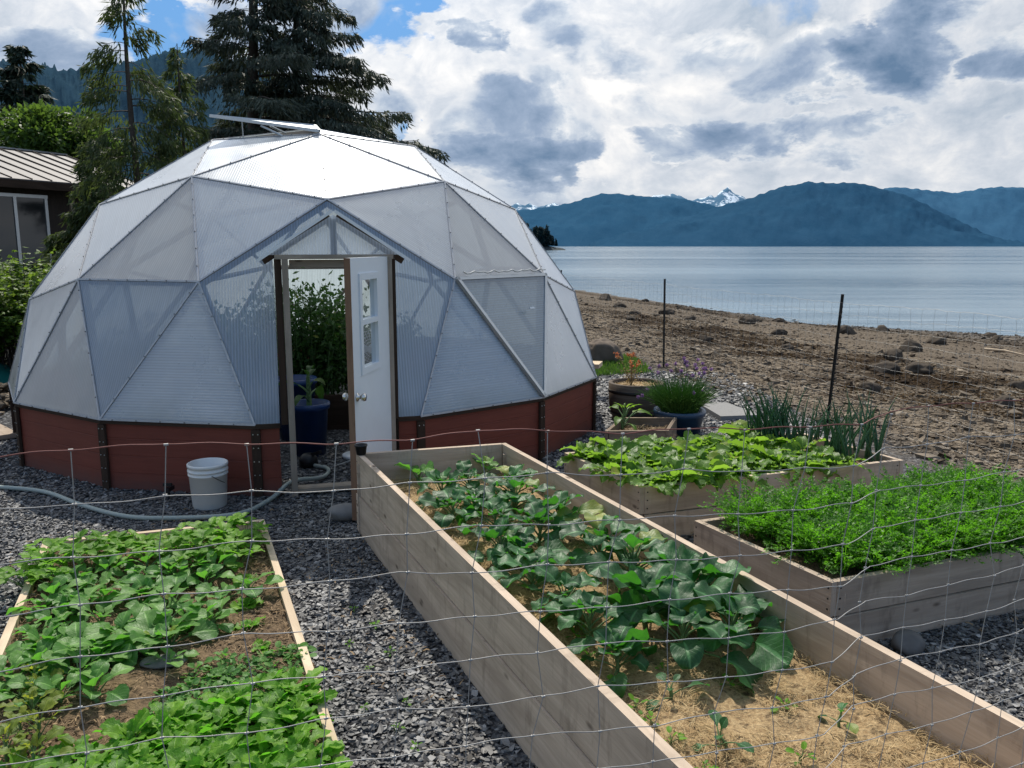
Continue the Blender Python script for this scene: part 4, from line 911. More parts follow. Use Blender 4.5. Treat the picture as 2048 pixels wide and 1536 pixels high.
def blade_plant(n, h0, h1, r0, spread, mats, seed, sides=5, bend=.25):
    r = np.random.default_rng(seed); mb = MB()
    for k in range(n):
        a = r.uniform(0, TAU); h = r.uniform(h0, h1); sp_ = abs(r.normal(0, spread)) + .02; p0 = np.array([r.normal(0, .012), r.normal(0, .012), -.02]); b = r.uniform(0, bend)
        pts = [p0 + np.array([math.cos(a) * (sp_ * u + b * h * u ** 3), math.sin(a) * (sp_ * u + b * h * u ** 3), h * u - b * h * .35 * u ** 3]) for u in np.linspace(0, 1, 6)]
        rr = r0 * np.array([.75, 1, .95, .8, .5, .1]); tube(mb, pts, rr, sides, 0, r.random(), False)
    return mb
scv = [blade_plant(7, .36, .60, .0085, .09, None, 300 + q, 6).build('scallion', M['scallion'], None, True) for q in range(4)]
for k in range(20):
    u = (.84 + .13 * (k % 2) + rng.normal(0, .015)) if k < 14 else .76 + .05 * (k % 2); v = .06 + .86 * ((k % 14) // 2) / 6.5 if k < 14 else .02 + .09 * (k - 14) / 2; q = inC(u, min(.94, v + .02))
    plant(scv, (q[0], q[1], .33), 'clump of tall blue green scallions at the right end of the back bed', 'scallions', 'scallions in the back bed', rng.uniform(.8, 1.15))

# ---- carrot tops: a mass nobody could count
def carrots(n, P, z):
    mb = MB(); x, y = inbed(P, n, .06)
    u = np.linspace(0, 1, 7)
    for k in range(n):
        for f in range(9):
            yaw = rng.uniform(0, TAU); el = rng.uniform(.95, 1.5); L = rng.uniform(.19, .34) * (.8 + .4 * fbm(np.array([x[k] * 3]), np.array([y[k] * 3]), 2)[0]); cu = rng.uniform(.4, 1.4)
            th = el - cu * u; px = np.concatenate([[0], np.cumsum(np.cos(th[1:]) * L / 6)]); pz = np.concatenate([[0], np.cumsum(np.sin(th[1:]) * L / 6)])
            c, s_ = math.cos(yaw), math.sin(yaw); rn = rng.random()
            A = np.stack([x[k] + px * c, y[k] + px * s_, z + pz], 1); side_ = np.array([-s_, c, 0])
            # stalk
            w_ = .0016; V = np.concatenate([A - side_ * w_, A + side_ * w_]); mb.add(V, [(q, q + 1, q + 8, q + 7) for q in range(6)], None, 0, rn * .4)
            # pinnate leaflets
            m = 42; qq = rng.uniform(.32, 1, m); base = np.stack([np.interp(qq, u, A[:, a_]) for a_ in range(3)], 1)
            sg = rng.choice([-1, 1], m); tl = np.interp(qq, u, th); fw = np.stack([np.cos(tl) * c, np.cos(tl) * s_, np.sin(tl)], 1)
            up = np.cross(side_, fw) * -1
            Lb = .042 * (1.15 - qq * .75) * rng.uniform(.4, 1.2, m)
            o = base + (side_ * sg[:, None] + fw * .5 + up * rng.normal(0, .3, (m, 1))) * (Lb * rng.uniform(.25, 1, m))[:, None]
            d = nrmz(1) * 0 + (side_ * sg[:, None] * rng.uniform(.2, 1, (m, 1)) + fw * rng.uniform(.2, 1, (m, 1)) + rng.normal(0, .35, (m, 3))); d /= np.linalg.norm(d, axis=1, keepdims=True)
            sdv = np.cross(d, up + rng.normal(0, .4, (m, 3))); sdv /= np.linalg.norm(sdv, axis=1, keepdims=True) + 1e-6
            l_ = rng.uniform(.010, .021, m)[:, None]; wd = l_ * .30
            Q = np.stack([o - d * l_ * .5, o + sdv * wd, o + d * l_ * .8, o - sdv * wd], 1).reshape(-1, 3)
            mb.add(Q, np.arange(m * 4).reshape(-1, 4), None, 0, np.repeat(np.clip(rn + rng.normal(0, .2, m) + (pz.max() > .15) * .1, 0, 1), 4))
    return mb
tag(carrots(520, PD, .315).build('carrot_tops', M['carrot']), 'feathery bright green carrot tops filling the right hand bed', 'carrots', None, 'stuff')

# ---- low left bed
av = variants('cabbage_seedling', 6, [M['cabbage'], M['stem']], n=9, L=.105, Wd=.085, prof=prof_spoon, pet=.08, e_out=.55, e_in=1.3, curl=.8, fold=.2, wave=.05, nu=8, nv=5, stemr=.004, height=.03, sd=200)
for k, (x, y) in enumerate([(-2.51, 4.76), (-2.31, 4.86), (-1.84, 4.76), (-2.02, 4.68), (-2.19, 4.38), (-1.93, 4.32), (-1.68, 4.38), (-1.56, 4.50), (-1.62, 4.10), (-1.86, 4.05), (-1.75, 3.86), (-1.96, 3.92), (-2.22, 4.10), (-2.42, 4.06), (-2.62, 4.36), (-2.15, 3.74), (-2.28, 3.62), (-1.97, 3.70), (-2.45, 4.50), (-2.05, 3.55), (-2.36, 3.80), (-2.12, 3.38)]):
    plant(av, (x + .03, y, .055), 'young broad leaved cabbage in the middle of the low left bed', 'cabbage', 'young cabbages in the low left bed', rng.uniform(1.1, 1.5))
for k in range(40):
    u = rng.uniform(.06, .70); v = rng.uniform(.20, .58); q = inC(u, v, 'A'); plant(av, (q[0], q[1], .055), 'young broad leaved cabbage in the middle of the low left bed', 'cabbage', 'young cabbages in the low left bed', rng.uniform(.9, 1.4))
plant(av, (-1.40, 3.72, .06), 'lone small cabbage seedling beside the slate marker in the left bed', 'cabbage', None, .62)
plant(av, (-1.50, 3.62, .06), 'tiny round leaved seedling in front of the slate marker', 'seedling', None, .5)
purge(av)
def trifoliate(seed):
    r = np.random.default_rng(seed); mb = MB()
    for k in range(11):
        yaw = k * 2.4 + r.normal(0, .3); el = r.uniform(.6, 1.35); p = r.uniform(.09, .17); tip = p * np.array([math.cos(yaw) * math.cos(el), math.sin(yaw) * math.cos(el), math.sin(el)])
        tube(mb, [(0, 0, 0), tip * .5 + np.array([0, 0, .01]), tip], .002, 4, 1, .5, False); rn = r.random()
        for a in (-1.15, 0, 1.15): leaf(mb, tip, yaw + a + r.normal(0, .1), el * .3 + r.normal(0, .2), .068 * r.uniform(.8, 1.2), .05, prof_serr, .5, .25, .05, 14, 7, 4, rn, 0, r.normal(0, .25), r)
    return mb
tv = [trifoliate(400 + q).build('strawberry_plant', [M['berry'], M['stem']], None, True) for q in range(4)]
for k, (x, y) in enumerate([(-2.98, 5.08), (-2.80, 5.16), (-2.62, 5.22), (-2.49, 5.28), (-2.33, 5.36), (-2.15, 5.42), (-2.0, 5.46), (-1.86, 5.52), (-2.86, 4.90), (-2.66, 4.98), (-2.48, 5.06), (-2.28, 5.14), (-2.08, 5.2), (-1.9, 5.26), (-1.76, 5.3), (-1.76, 5.06), (-2.0, 5.02), (-2.72, 4.72), (-2.95, 4.78)]):
    plant(tv, (x + .03, y - .14, .05), 'bright green strawberry plant at the far end of the low left bed', 'strawberry plant', 'strawberry plants at the far end of the left bed', rng.uniform(.95, 1.3))
lv = variants('lettuce', 2, [M['mustard'], M['stem']], n=13, L=.075, Wd=.07, prof=prof_round, pet=.025, e_out=.4, e_in=1.3, curl=.7, fold=.2, wave=.12, nu=7, nv=5, stemr=.003, sd=230, wf=24)
for (x, y, s, lb) in ((-1.50, 4.36, 1.1, 'upper of the two round lettuces along the right board of the left bed'), (-1.40, 4.10, 1.05, 'lower of the two round lettuces along the right board of the left bed'), (-1.26, 3.86, .8, 'small pale lettuce nearest the right board of the left bed'), (-1.62, 4.72, 1.0, 'lettuce among the cabbages near the right board of the left bed')): plant(lv, (x, y, .055), lb, 'lettuce', None, s)
rv = variants('radish_sprout', 3, [M['cabbage'], M['stem']], n=5, L=.028, Wd=.022, prof=prof_round, pet=.025, e_out=.3, e_in=1.1, curl=.4, fold=.15, wave=.03, nu=4, nv=3, stemr=.0014, height=.01, sd=260)
for (a, b) in (((-1.50, 3.56), (-1.06, 3.84)), ((-1.52, 3.47), (-1.02, 3.76)), ((-1.54, 3.37), (-1.0, 3.66)), ((-1.56, 3.27), (-1.18, 3.49)), ((-1.58, 3.40), (-1.3, 3.60))):
    for u in np.arange(0, 1.001, .062): plant(rv, (a[0] + (b[0] - a[0]) * u + rng.normal(0, .012), a[1] + (b[1] - a[1]) * u + rng.normal(0, .012), .06), 'tiny sprout in the short rows sown across the left bed', 'sprout', 'sprouts in sown rows of the left bed', rng.uniform(1.2, 2.0))
gv_ = variants('mustard_green', 6, [M['mustard'], M['stem']], n=10, L=.105, Wd=.062, prof=prof_lobed, pet=.05, e_out=.55, e_in=1.3, curl=.8, fold=.2, wave=.06, nu=12, nv=5, stemr=.003, height=.02, sd=280)
b0, b1, b2, b3 = (np.array(p) for p in BEDS['A'])
for k in range(260):
    u = rng.uniform(.05, .95); v = rng.uniform(.60, .93); q = b0 * (1 - u) * (1 - v) + b1 * (1 - u) * v + b2 * u * v + b3 * u * (1 - v)
    if q[1] > 2.92 + (u - .30) * .95 or q[1] < 2.45: continue
    plant(gv_, (q[0], q[1], .055), 'bright green lobed mustard plant crowding the near end of the left bed', 'mustard green', 'mustard greens at the near end of the left bed', rng.uniform(.95, 1.35))
purge(gv_)
yv = variants('yellow_green', 3, [M['yellowleaf'], M['stem']], n=12, L=.07, Wd=.045, prof=prof_lobed, pet=.07, e_out=.5, e_in=1.4, curl=.7, fold=.2, wave=.08, nu=9, nv=4, stemr=.0025, height=.10, sd=310)
for (x, y) in [(-2.10, 3.36), (-2.02, 3.18), (-1.90, 3.02), (-1.96, 2.90), (-2.17, 3.46), (-1.82, 2.84), (-2.0, 3.06)]: plant(yv, (x, y, .055), 'yellow green bolting plant along the left board at the near left corner', 'bolting green', 'bolting greens by the left board', rng.uniform(.9, 1.3))

for vs in (tv, lv, rv, yv, scv, sv, bv): purge(vs)
# ------------------------------------------------------------------ trees, bush, house
def leaf_quads(mb, o, d, L, Wd, rnd, mat=0, tw=.6):
    """diamond leaflets at o pointing along d"""
    m = len(o); d = d / (np.linalg.norm(d, axis=1, keepdims=True) + 1e-9); ref = rng.normal(0, tw, (m, 3)) + np.array([0, 0, 1.])
    s = np.cross(d, ref); s /= np.linalg.norm(s, axis=1, keepdims=True) + 1e-9; L = np.asarray(L).reshape(-1, 1); Wd = np.asarray(Wd).reshape(-1, 1)
    n_ = np.cross(s, d)
    Q = np.stack([o, o + d * L * .45 + s * Wd / 2 - n_ * Wd * .12, o + d * L, o + d * L * .45 - s * Wd / 2 - n_ * Wd * .12], 1).reshape(-1, 3)
    mb.add(Q, np.arange(m * 4).reshape(-1, 4), np.tile([(0, .5), (.5, 1), (1, .5), (.5, 0)], (m, 1)), mat, np.repeat(np.clip(rnd, 0, 1), 4))
def conifer(name, label, loc, H, r0, wf, zb, nbr, droop, up, per_m, LL, LW, hang, mat, group=None, lean=0, trunk=True, asym=None):
    t_ = thing(name, label, 'tree', loc, group); loc = np.array(loc, float)
    ft = MB(); tk = MB(); zz = np.linspace(0, H, 14)
    tp = np.stack([loc[0] + lean * zz + .02 * H * .3 * np.sin(zz * .9), loc[1] + 0 * zz, loc[2] + zz], 1)
    tube(tk, tp, r0 * (1 - zz / H) ** .8 + .008, 8)
    for k in range(nbr):
        z = zb + (H - zb) * (k + rng.random()) / nbr; z = min(z, H * .995); yaw = rng.uniform(0, TAU); w_ = wf(z) * rng.uniform(.55, 1.08)
        if asym: w_ *= asym(yaw, z)
        c = np.array([np.interp(z, zz, tp[:, 0]), loc[1], loc[2] + z]); u = np.linspace(0, 1, 7); h = np.array([math.cos(yaw), math.sin(yaw), 0])
        tip = rng.uniform(.6, 1.3)
        pts = c + h * (u * w_)[:, None] + np.array([0, 0, 1.]) * (w_ * (up * u - droop * tip * u ** 2 + .12 * u ** 4))[:, None]
        tube(tk, pts, np.maximum(.012 * w_ * (1 - u * .85), .003), 4, 0, .5, False)
        m = max(4, int(per_m * w_)); q = rng.uniform(.10, 1, m) ** .8; p = np.stack([np.interp(q, u, pts[:, a]) for a in range(3)], 1)
        lat = np.array([-h[1], h[0], 0]); spread = w_ * .34 * (1.15 - q)[:, None] + .04
        off = rng.uniform(-1, 1, (m, 1)); dn = -np.abs(rng.normal(0, 1, m)) * hang * (.4 + .6 * np.abs(off[:, 0]))
        o = p + lat * off * spread + h * np.abs(off) * spread * .5 + np.array([0, 0, 1.]) * dn[:, None]
        d = lat * off * .8 + h * rng.uniform(.2, 1.0, (m, 1)) + rng.normal(0, .22, (m, 3)) + np.array([0, 0, -1.]) * rng.uniform(.15, 1.6, (m, 1)) * (hang * 6 + .3)
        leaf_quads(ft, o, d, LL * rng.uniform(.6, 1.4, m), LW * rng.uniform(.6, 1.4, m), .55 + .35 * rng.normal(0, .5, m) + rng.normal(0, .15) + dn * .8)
    tk.build('trunk', M['bark'], t_); ft.build('crown', mat, t_); return t_
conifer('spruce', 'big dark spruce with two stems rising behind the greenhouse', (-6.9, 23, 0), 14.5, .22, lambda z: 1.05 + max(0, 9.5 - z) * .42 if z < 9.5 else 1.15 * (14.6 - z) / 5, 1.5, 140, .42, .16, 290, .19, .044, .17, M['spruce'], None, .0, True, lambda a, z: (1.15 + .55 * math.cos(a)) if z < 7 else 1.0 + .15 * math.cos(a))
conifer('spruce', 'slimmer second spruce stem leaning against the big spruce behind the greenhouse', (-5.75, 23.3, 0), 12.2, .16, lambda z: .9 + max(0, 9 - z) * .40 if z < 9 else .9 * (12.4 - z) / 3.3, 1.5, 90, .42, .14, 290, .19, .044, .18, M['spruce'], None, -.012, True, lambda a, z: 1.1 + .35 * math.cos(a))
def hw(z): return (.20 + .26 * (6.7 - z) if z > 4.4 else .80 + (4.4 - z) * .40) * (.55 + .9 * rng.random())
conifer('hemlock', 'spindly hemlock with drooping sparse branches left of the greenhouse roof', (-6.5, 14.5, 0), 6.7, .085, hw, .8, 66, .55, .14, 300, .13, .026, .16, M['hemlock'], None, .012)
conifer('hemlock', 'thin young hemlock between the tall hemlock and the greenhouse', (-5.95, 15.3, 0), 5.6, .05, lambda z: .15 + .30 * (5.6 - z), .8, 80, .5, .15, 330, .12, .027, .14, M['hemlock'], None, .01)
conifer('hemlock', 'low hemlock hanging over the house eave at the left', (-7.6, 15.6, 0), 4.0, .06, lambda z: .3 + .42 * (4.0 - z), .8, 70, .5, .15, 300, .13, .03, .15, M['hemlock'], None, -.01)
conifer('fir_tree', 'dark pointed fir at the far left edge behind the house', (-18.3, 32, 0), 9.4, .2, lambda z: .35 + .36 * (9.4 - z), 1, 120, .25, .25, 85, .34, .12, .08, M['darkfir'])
def broadleaf(name, label, loc, H, rad, n, mat, LL, LW, clumps=26, group=None, zs=.55):
    t_ = thing(name, label, 'tree', loc, group); loc = np.array(loc, float); tk = MB(); ft = MB(); top = np.array([0, 0, H - rad * .6])
    tube(tk, [loc, loc + top * .5 + np.array([.1, 0, 0]), loc + top * .8], [.14, .11, .05], 7)
    for k in range(clumps):
        d = rng.normal(0, 1, 3); d /= np.linalg.norm(d); d[2] = abs(d[2]) * 1.1 - .45; c = loc + top + d * np.array([rad, rad, rad * zs * 1.5]) * rng.uniform(.45, .95) - np.array([0, 0, rad * .35])
        tube(tk, [loc + top * rng.uniform(.4, .75), (c + loc + top * .6) / 2, c], [.05, .03, .012], 5, 0, .5, False)
        m = n // clumps; v = rng.normal(0, 1, (m, 3)); v /= np.linalg.norm(v, axis=1, keepdims=True); rr = rad * rng.uniform(.22, .42) * rng.random((m, 1)) ** .4
        o = c + v * rr * np.array([1.15, 1.15, .7])
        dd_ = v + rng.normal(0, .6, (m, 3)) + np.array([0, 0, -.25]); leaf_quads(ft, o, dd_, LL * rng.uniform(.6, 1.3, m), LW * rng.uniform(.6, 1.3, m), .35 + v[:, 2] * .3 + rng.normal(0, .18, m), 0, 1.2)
    tk.build('trunk', M['bark'], t_); ft.build('crown', mat, t_); return t_
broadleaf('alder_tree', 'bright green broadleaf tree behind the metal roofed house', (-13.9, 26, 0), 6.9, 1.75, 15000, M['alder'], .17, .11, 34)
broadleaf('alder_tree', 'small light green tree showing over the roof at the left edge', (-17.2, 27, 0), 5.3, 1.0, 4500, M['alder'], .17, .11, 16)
# salmonberry thicket left of the dome
def bush(label, loc, rx, ry, H, n):
    t_ = thing('salmonberry_bush', label, 'bush', loc, 'salmonberry bushes left of the greenhouse'); loc = np.array(loc, float); st = MB(); lf = MB()
    for k in range(n):
        a = rng.uniform(0, TAU); r_ = math.sqrt(rng.random()); tip = loc + np.array([rx * r_ * math.cos(a), ry * r_ * math.sin(a), H * rng.uniform(.55, 1.0) * (1 - .35 * r_ ** 2)])
        base = loc + (tip - loc) * np.array([.4, .4, 0]); md = (base + tip) / 2 + np.array([0, 0, .18 * H])
        tube(st, [base, md, tip], [.008, .006, .003], 4, 0, .5, False)
        m = 26; q = rng.uniform(.35, 1, m) ** .7; p = base * ((1 - q) ** 2)[:, None] + md * (2 * q * (1 - q))[:, None] + tip * (q ** 2)[:, None]
        o = p + rng.normal(0, .08, (m, 3)); rn = rng.random()
        for s_ in (-.9, 0, .9):
            yw = rng.uniform(0, TAU, m) * 0 + np.arange(m) * 2.4 + s_; d = np.stack([np.cos(yw), np.sin(yw), rng.normal(-.15, .3, m)], 1)
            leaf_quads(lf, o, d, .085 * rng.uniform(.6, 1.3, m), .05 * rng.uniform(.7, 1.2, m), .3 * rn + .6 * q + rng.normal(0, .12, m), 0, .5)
    st.build('stems', M['bark'], t_); lf.build('foliage', M['bush'], t_)
for k, a in enumerate([((-7.5, 12.6, 0), 1.0, .9, 2.15, 150), ((-8.7, 13.4, 0), 1.0, .9, 2.2, 130), ((-6.6, 13.4, 0), .9, .9, 2.0, 120), ((-8.1, 11.9, 0), .8, .7, 1.55, 100), ((-6.4, 12.0, 0), .7, .7, 1.6, 90)]):
    bush(['bright green salmonberry bush touching the left side of the greenhouse', 'salmonberry bush at the left edge in front of the brown house', 'salmonberry bush in front of the hemlock trunks', 'low salmonberry bush spilling toward the log at the left edge', 'salmonberry bush directly behind the left flank of the greenhouse'][k], *a)

# the brown house
ha = nrmz([.39, .92, 0]); hb = np.array([-ha[1], ha[0], 0]); E0 = np.array([-10.33, 17, 0]); zc = np.array([0, 0, 1.])
def hp(t_, o, z): return E0 + ha * t_ + hb * o + zc * z
house = thing('brown_house', 'dark brown house with standing seam metal roof half hidden by hemlocks', 'house', tuple(hp(0, 2.5, 0)))
mb = MB(); obox(mb, hp(-.5, 3.1, 1.68), ha * 4.0, hb * 2.6, zc * 1.68); mb.build('wall', M['siding'], house)
T0, T1, RZ, EZ, RO = -5.0, 4.0, 4.35, 3.42, 3.0
for sg in (0, 1):
    mb = MB(); oe, orr = (0, RO) if not sg else (2 * RO, RO); sl = nrmz(hp(0, orr, RZ) - hp(0, oe, EZ)); nn = nrmz(np.cross(ha, sl)); nn = nn if nn[2] > 0 else -nn; Ls = np.linalg.norm(hp(0, orr, RZ) - hp(0, oe, EZ))
    obox(mb, (hp(T0, oe, EZ) + hp(T1, orr, RZ)) / 2, ha * (T1 - T0) / 2, sl * Ls / 2, nn * .02)
    rf = mb.build('roof', M['roof'], house)
    if not sg:
        mb = MB()
        for q in np.arange(T0 + .2, T1, .46): beam(mb, hp(q, .01, EZ + .03), hp(q, RO - .05, RZ + .03), .022, .03)
        mb.build('roof_seams', M['siding'], rf)
        mb = MB(); beam(mb, hp(T0, RO, RZ + .04), hp(T1, RO, RZ + .04), .16, .035); mb.build('ridge_cap', M['alu'], rf)
        mb = MB(); beam(mb, hp(T0, -.02, EZ - .09), hp(T1, -.02, EZ - .09), .035, .16); mb.build('fascia', M['wood_dark'], rf)
mb = MB(); beam(mb, hp(.62, .49, .9), hp(.62, .49, 3.1), .07, .05, hb); beam(mb, hp(1.35, .49, .9), hp(1.35, .49, 3.1), .07, .05, hb); beam(mb, hp(-.2, .49, .9), hp(-.2, .49, 3.1), .07, .05, hb); beam(mb, hp(-.24, .48, 3.13), hp(1.39, .48, 3.13), .05, .07)
wf = mb.build('window', M['alu'], house); mb = MB(); mb.add([hp(-.2, .485, .9), hp(1.35, .485, .9), hp(1.35, .485, 3.1), hp(-.2, .485, 3.1)], [(0, 1, 2, 3)])
M['darkglass'] = NT('dark_window'); _t = M['darkglass']; M['darkglass'] = _t.done(_t.principled((.02, .022, .025), .06, None, .6)); mb.build('pane', M['darkglass'], wf)
mb = MB(); beam(mb, hp(2.0, .47, 0), hp(2.0, .47, 3.3), .10, .05, hb); mb.build('corner_board', M['wood_old'], house)
mb = MB(); p = hp(1.9, 3.4, 4.2); lathe(mb, p, [(.10, 0), (.10, .95), (.13, .97), (.13, 1.0), (.0, 1.05)], 14); mb.build('chimney_pipe', M['alu'], house, True)

# left edge: log, plank, tarp, stone pile
mb = MB(); beam(mb, (-10.4, 14.6, .16), (-7.9, 15.3, .16), .24, .26); tag(mb.build('timber', M['wood_grey']), 'squared grey timber lying at the foot of the salmonberry bushes', 'timber')
mb = MB(); beam(mb, (-6.5, 9.6, .045), (-5.45, 8.6, .045), .26, .05); tag(mb.build('plank', M['wood_old']), 'weathered plank lying on the gravel left of the greenhouse wall', 'plank')
n = 16; gx, gy = np.meshgrid(np.linspace(-1, 1, n), np.linspace(-1, 1, n)); gz = .38 * np.exp(-(gx ** 2 + gy ** 2) * 1.6) + .10 * (fbm(gx * 3 + 5, gy * 3 + 5, 3) - .3)
mb = MB(); i = np.arange(n - 1)[:, None] * n; j = np.arange(n - 1)[None]
mb.add(np.stack([-7.95 + gx * .65, 12.2 + gy * .55, np.maximum(gz, .01)], -1).reshape(-1, 3), np.stack([i + j, i + j + 1, i + n + j + 1, i + n + j], -1).reshape(-1, 4))
M['tarp'] = plain('teal_tarp', (.02, .20, .17), .45, 0, .4, 5, .3, .3); tag(mb.build('tarp', M['tarp'], None, True), 'crumpled teal green tarp on the ground at the left edge', 'tarp')
x, y = rng.normal(-6.9, .42, 420), rng.normal(10.7, .35, 420); mb = MB(); rock_field(mb, np.stack([x, y, .05 + .22 * np.exp(-((x + 6.9) ** 2 + (y - 10.7) ** 2) * 3) * rng.random(420)], 1), rng.uniform(.03, .085, 420))
tag(mb.build('rubble', M['beachrock'], flat=True), 'heap of brownish broken stones beside the greenhouse at the left edge', 'stones', None, 'stuff')

# lawn strip behind the dome on the right
n = 15000; x = rng.uniform(-1.5, 2.6, n); y = rng.uniform(12.4, 15.4, n); ok = (seaward(x, y) < -.1 + .25 * rng.normal(0, 1, n)) & (y > 12.8 + .25 * np.sin(x * 3)) & (y > 12.5 + .35 * x) & (x < 2.3); x, y = x[ok], y[ok]
mb = MB(); m = len(x); leaf_quads(mb, np.stack([x, y, np.zeros(m)], 1), np.stack([rng.normal(0, .3, m), rng.normal(0, .3, m), np.ones(m)], 1), rng.uniform(.06, .13, m), np.full(m, .016), rng.random(m))
tag(mb.build('lawn', M['grass']), 'strip of short green lawn beyond the right side of the greenhouse', 'grass', None, 'stuff')

# promontory with conifers across the water
n1, n2 = 60, 16; px = np.linspace(-120, 42, n1); V = []
for r_ in range(n2):
    u = r_ / (n2 - 1); hgt = np.clip((44 - px) / 30, 0, 1) ** .5 * 5.5
    V.append(np.stack([px, 640 + 70 * u + 0 * px, WZ - .6 + hgt * math.sin(min(1, u * 3.0) * math.pi / 2) * (.8 + .4 * fbm(px * .2, 0 * px + u * 4, 3))], 1))
i = np.arange(n2 - 1)[:, None] * n1; j = np.arange(n1 - 1)[None]; mb = MB(); mb.add(np.concatenate(V), np.stack([i + j, i + j + 1, i + n1 + j + 1, i + n1 + j], -1).reshape(-1, 4))
M['headland'] = plain('dark_headland_rock', (.035, .045, .05), .9, 0, .1, .4, .5); mb.build('headland', M['headland'])['kind'] = 'structure'
M['hazefir'] = leafmat('distant_fir_needles', (.008, .026, .030), (.016, .040, .042), (.01, .03, .02), .1, .8, 0, .1)
pro = []
for q in range(3):
    pro.append(conifer('headland_conifer', 'dark conifer in the dense stand on the headland across the water', (20 + q * 3.5, 655, 2), 13 + 2 * q, .3, lambda z, H=13 + 2 * q: .5 + .20 * (H - z), 1, 60, .25, .1, 14, 1.5, .6, .1, M['hazefir'], 'conifers on the headland'))
for k in range(60):
    x = -50 + 86 * rng.random() ** .6; h = np.clip((44 - x) / 22, .30, 1)
    dup(pro[k % 3], (x, rng.uniform(646, 690), 1.0 + 2.5 * min(1, (44 - x) / 20)), rng.uniform(0, TAU), rng.uniform(.6, 1.12) * h)

# ------------------------------------------------------------------ inside the dome
ipot = (-2.03, 8.05, 0)
mb = MB(); lathe(mb, ipot, [(0, .002), (.15, .002), (.185, .47), (.203, .47), (.207, .50), (.203, .53), (.177, .53), (.172, .47), (0, .46)], 28); tag(mb.build('blue_pot', M['bluepot'], None, True), 'tall blue plastic pot just inside the greenhouse doorway', 'pot')
mb = MB(); lathe(mb, (-2.35, 8.75, 0), [(0, .002), (.17, .002), (.215, .60), (.235, .60), (.24, .63), (.235, .665), (.205, .665), (.20, .60), (0, .59)], 24); tag(mb.build('blue_pot', M['bluepot'], None, True), 'second blue pot half hidden behind the first inside the doorway', 'pot')
pv = rosette(7, .17, .07, prof_ovate, .10, .5, 1.3, 1.6, .25, .03, None, stemr=.009, height=.22, seed=77).build('pepper_plant', [M['tomato'], M['stem']], None, True, org=(0, 0, 0)); pv.location = (ipot[0], ipot[1], .46); pv.scale = (1.5,) * 3; tag(pv, 'drooping leafy plant growing in the blue pot by the doorway', 'plant')
def tangle(name, label, loc, rx, ry, H, n, LL=.075, LW=.04):
    t_ = thing(name, label, 'plant', loc, 'tomato vines in the greenhouse'); loc = np.array(loc, float); st = MB(); lf = MB()
    for k in range(n):
        a = rng.uniform(0, TAU); r_ = math.sqrt(rng.random()); b = loc + np.array([rx * .5 * r_ * math.cos(a), ry * .5 * r_ * math.sin(a), 0]); tp = loc + np.array([rx * r_ * math.cos(a), ry * r_ * math.sin(a), H * rng.uniform(.6, 1.05)])
        tube(st, [b, (b + tp) / 2 + rng.normal(0, .05, 3), tp], [.007, .005, .003], 4, 0, .5, False)
        m = 70; q = rng.random(m) ** .8; o = b + (tp - b) * q[:, None] + rng.normal(0, .085, (m, 3)); d = rng.normal(0, 1, (m, 3)) + np.array([0, 0, -.3])
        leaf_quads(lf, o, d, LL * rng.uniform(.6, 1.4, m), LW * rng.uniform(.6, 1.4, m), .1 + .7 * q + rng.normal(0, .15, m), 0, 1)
    st.build('stems', M['stem'], t_); lf.build('foliage', M['tomato'], t_)
for x, y, rx, ry, H, n, lb in ((-2.35, 9.7, .65, .55, 1.58, 80, 'tall bushy tomato vines filling the back of the doorway view'), (-1.9, 10.4, .7, .6, 1.12, 60, 'lower tomato vines behind the fan in the greenhouse'), (-3.6, 10.6, .6, .7, 1.3, 45, 'tomato vines along the left inside of the greenhouse'), (-4.6, 9.4, .35, .6, .9, 30, 'plants added to darken the lower left panels of the greenhouse')): tangle('tomato_vine', lb, (x, y, .35), rx, ry, H - .35, n)  # last clump added to block light behind the lower left panels
t_ = thing('inner_bed', 'dark wooden raised bed inside the greenhouse beside the gravel aisle', 'garden bed', (-2.0, 10.2, 0))
mb = MB(); beam(mb, (-1.55, 9.2, .24), (-1.02, 7.75, .24), .05, .48); mb.build('side_board', M['wood_dark'], t_)
mb = MB(); beam(mb, (-3.0, 9.0, .2), (-1.6, 9.25, .2), .05, .4); mb.build('end_board', M['wood_dark'], t_)
sqv = rosette(5, .26, .26, prof_round, .20, .15, .9, .7, .12, .06, None, stemr=.007, height=.18, seed=64, nu=9, nv=8).build('squash_plant', [M['collard'], M['stem']], None, True); sqv.location = (-1.28, 8.55, .36); tag(sqv, 'broad leaved squash plant below the fan inside the greenhouse', 'plant')
# pedestal fan
fan = thing('pedestal_fan', 'white pedestal fan with wire cage half hidden by the open door', 'fan', (-1.50, 8.75, 0)); fc = np.array([-1.50, 8.75, .98]); fd = nrmz([.15, -1, .05]); fx = nrmz(np.cross(fd, zc)); fz = np.cross(fx, fd)
def circ(c, r_, n=28): a = np.linspace(0, TAU, n + 1); return c + r_ * (np.cos(a)[:, None] * fx + np.sin(a)[:, None] * fz)
mb = MB()
for r_ in (.20, .17, .14, .11, .08, .05): tube(mb, circ(fc + fd * (.07 * math.cos(r_ / .2 * 1.5)), r_), .0022, 4, 0, .5, False)
for a in np.arange(0, TAU, TAU / 32):
    dv_ = math.cos(a) * fx + math.sin(a) * fz; tube(mb, [fc + fd * .075, fc + fd * .05 + dv_ * .12, fc + dv_ * .2, fc - fd * .06 + dv_ * .13], .0014, 3, 0, .5, False)
mb.build('cage', M['trim_white'], fan)
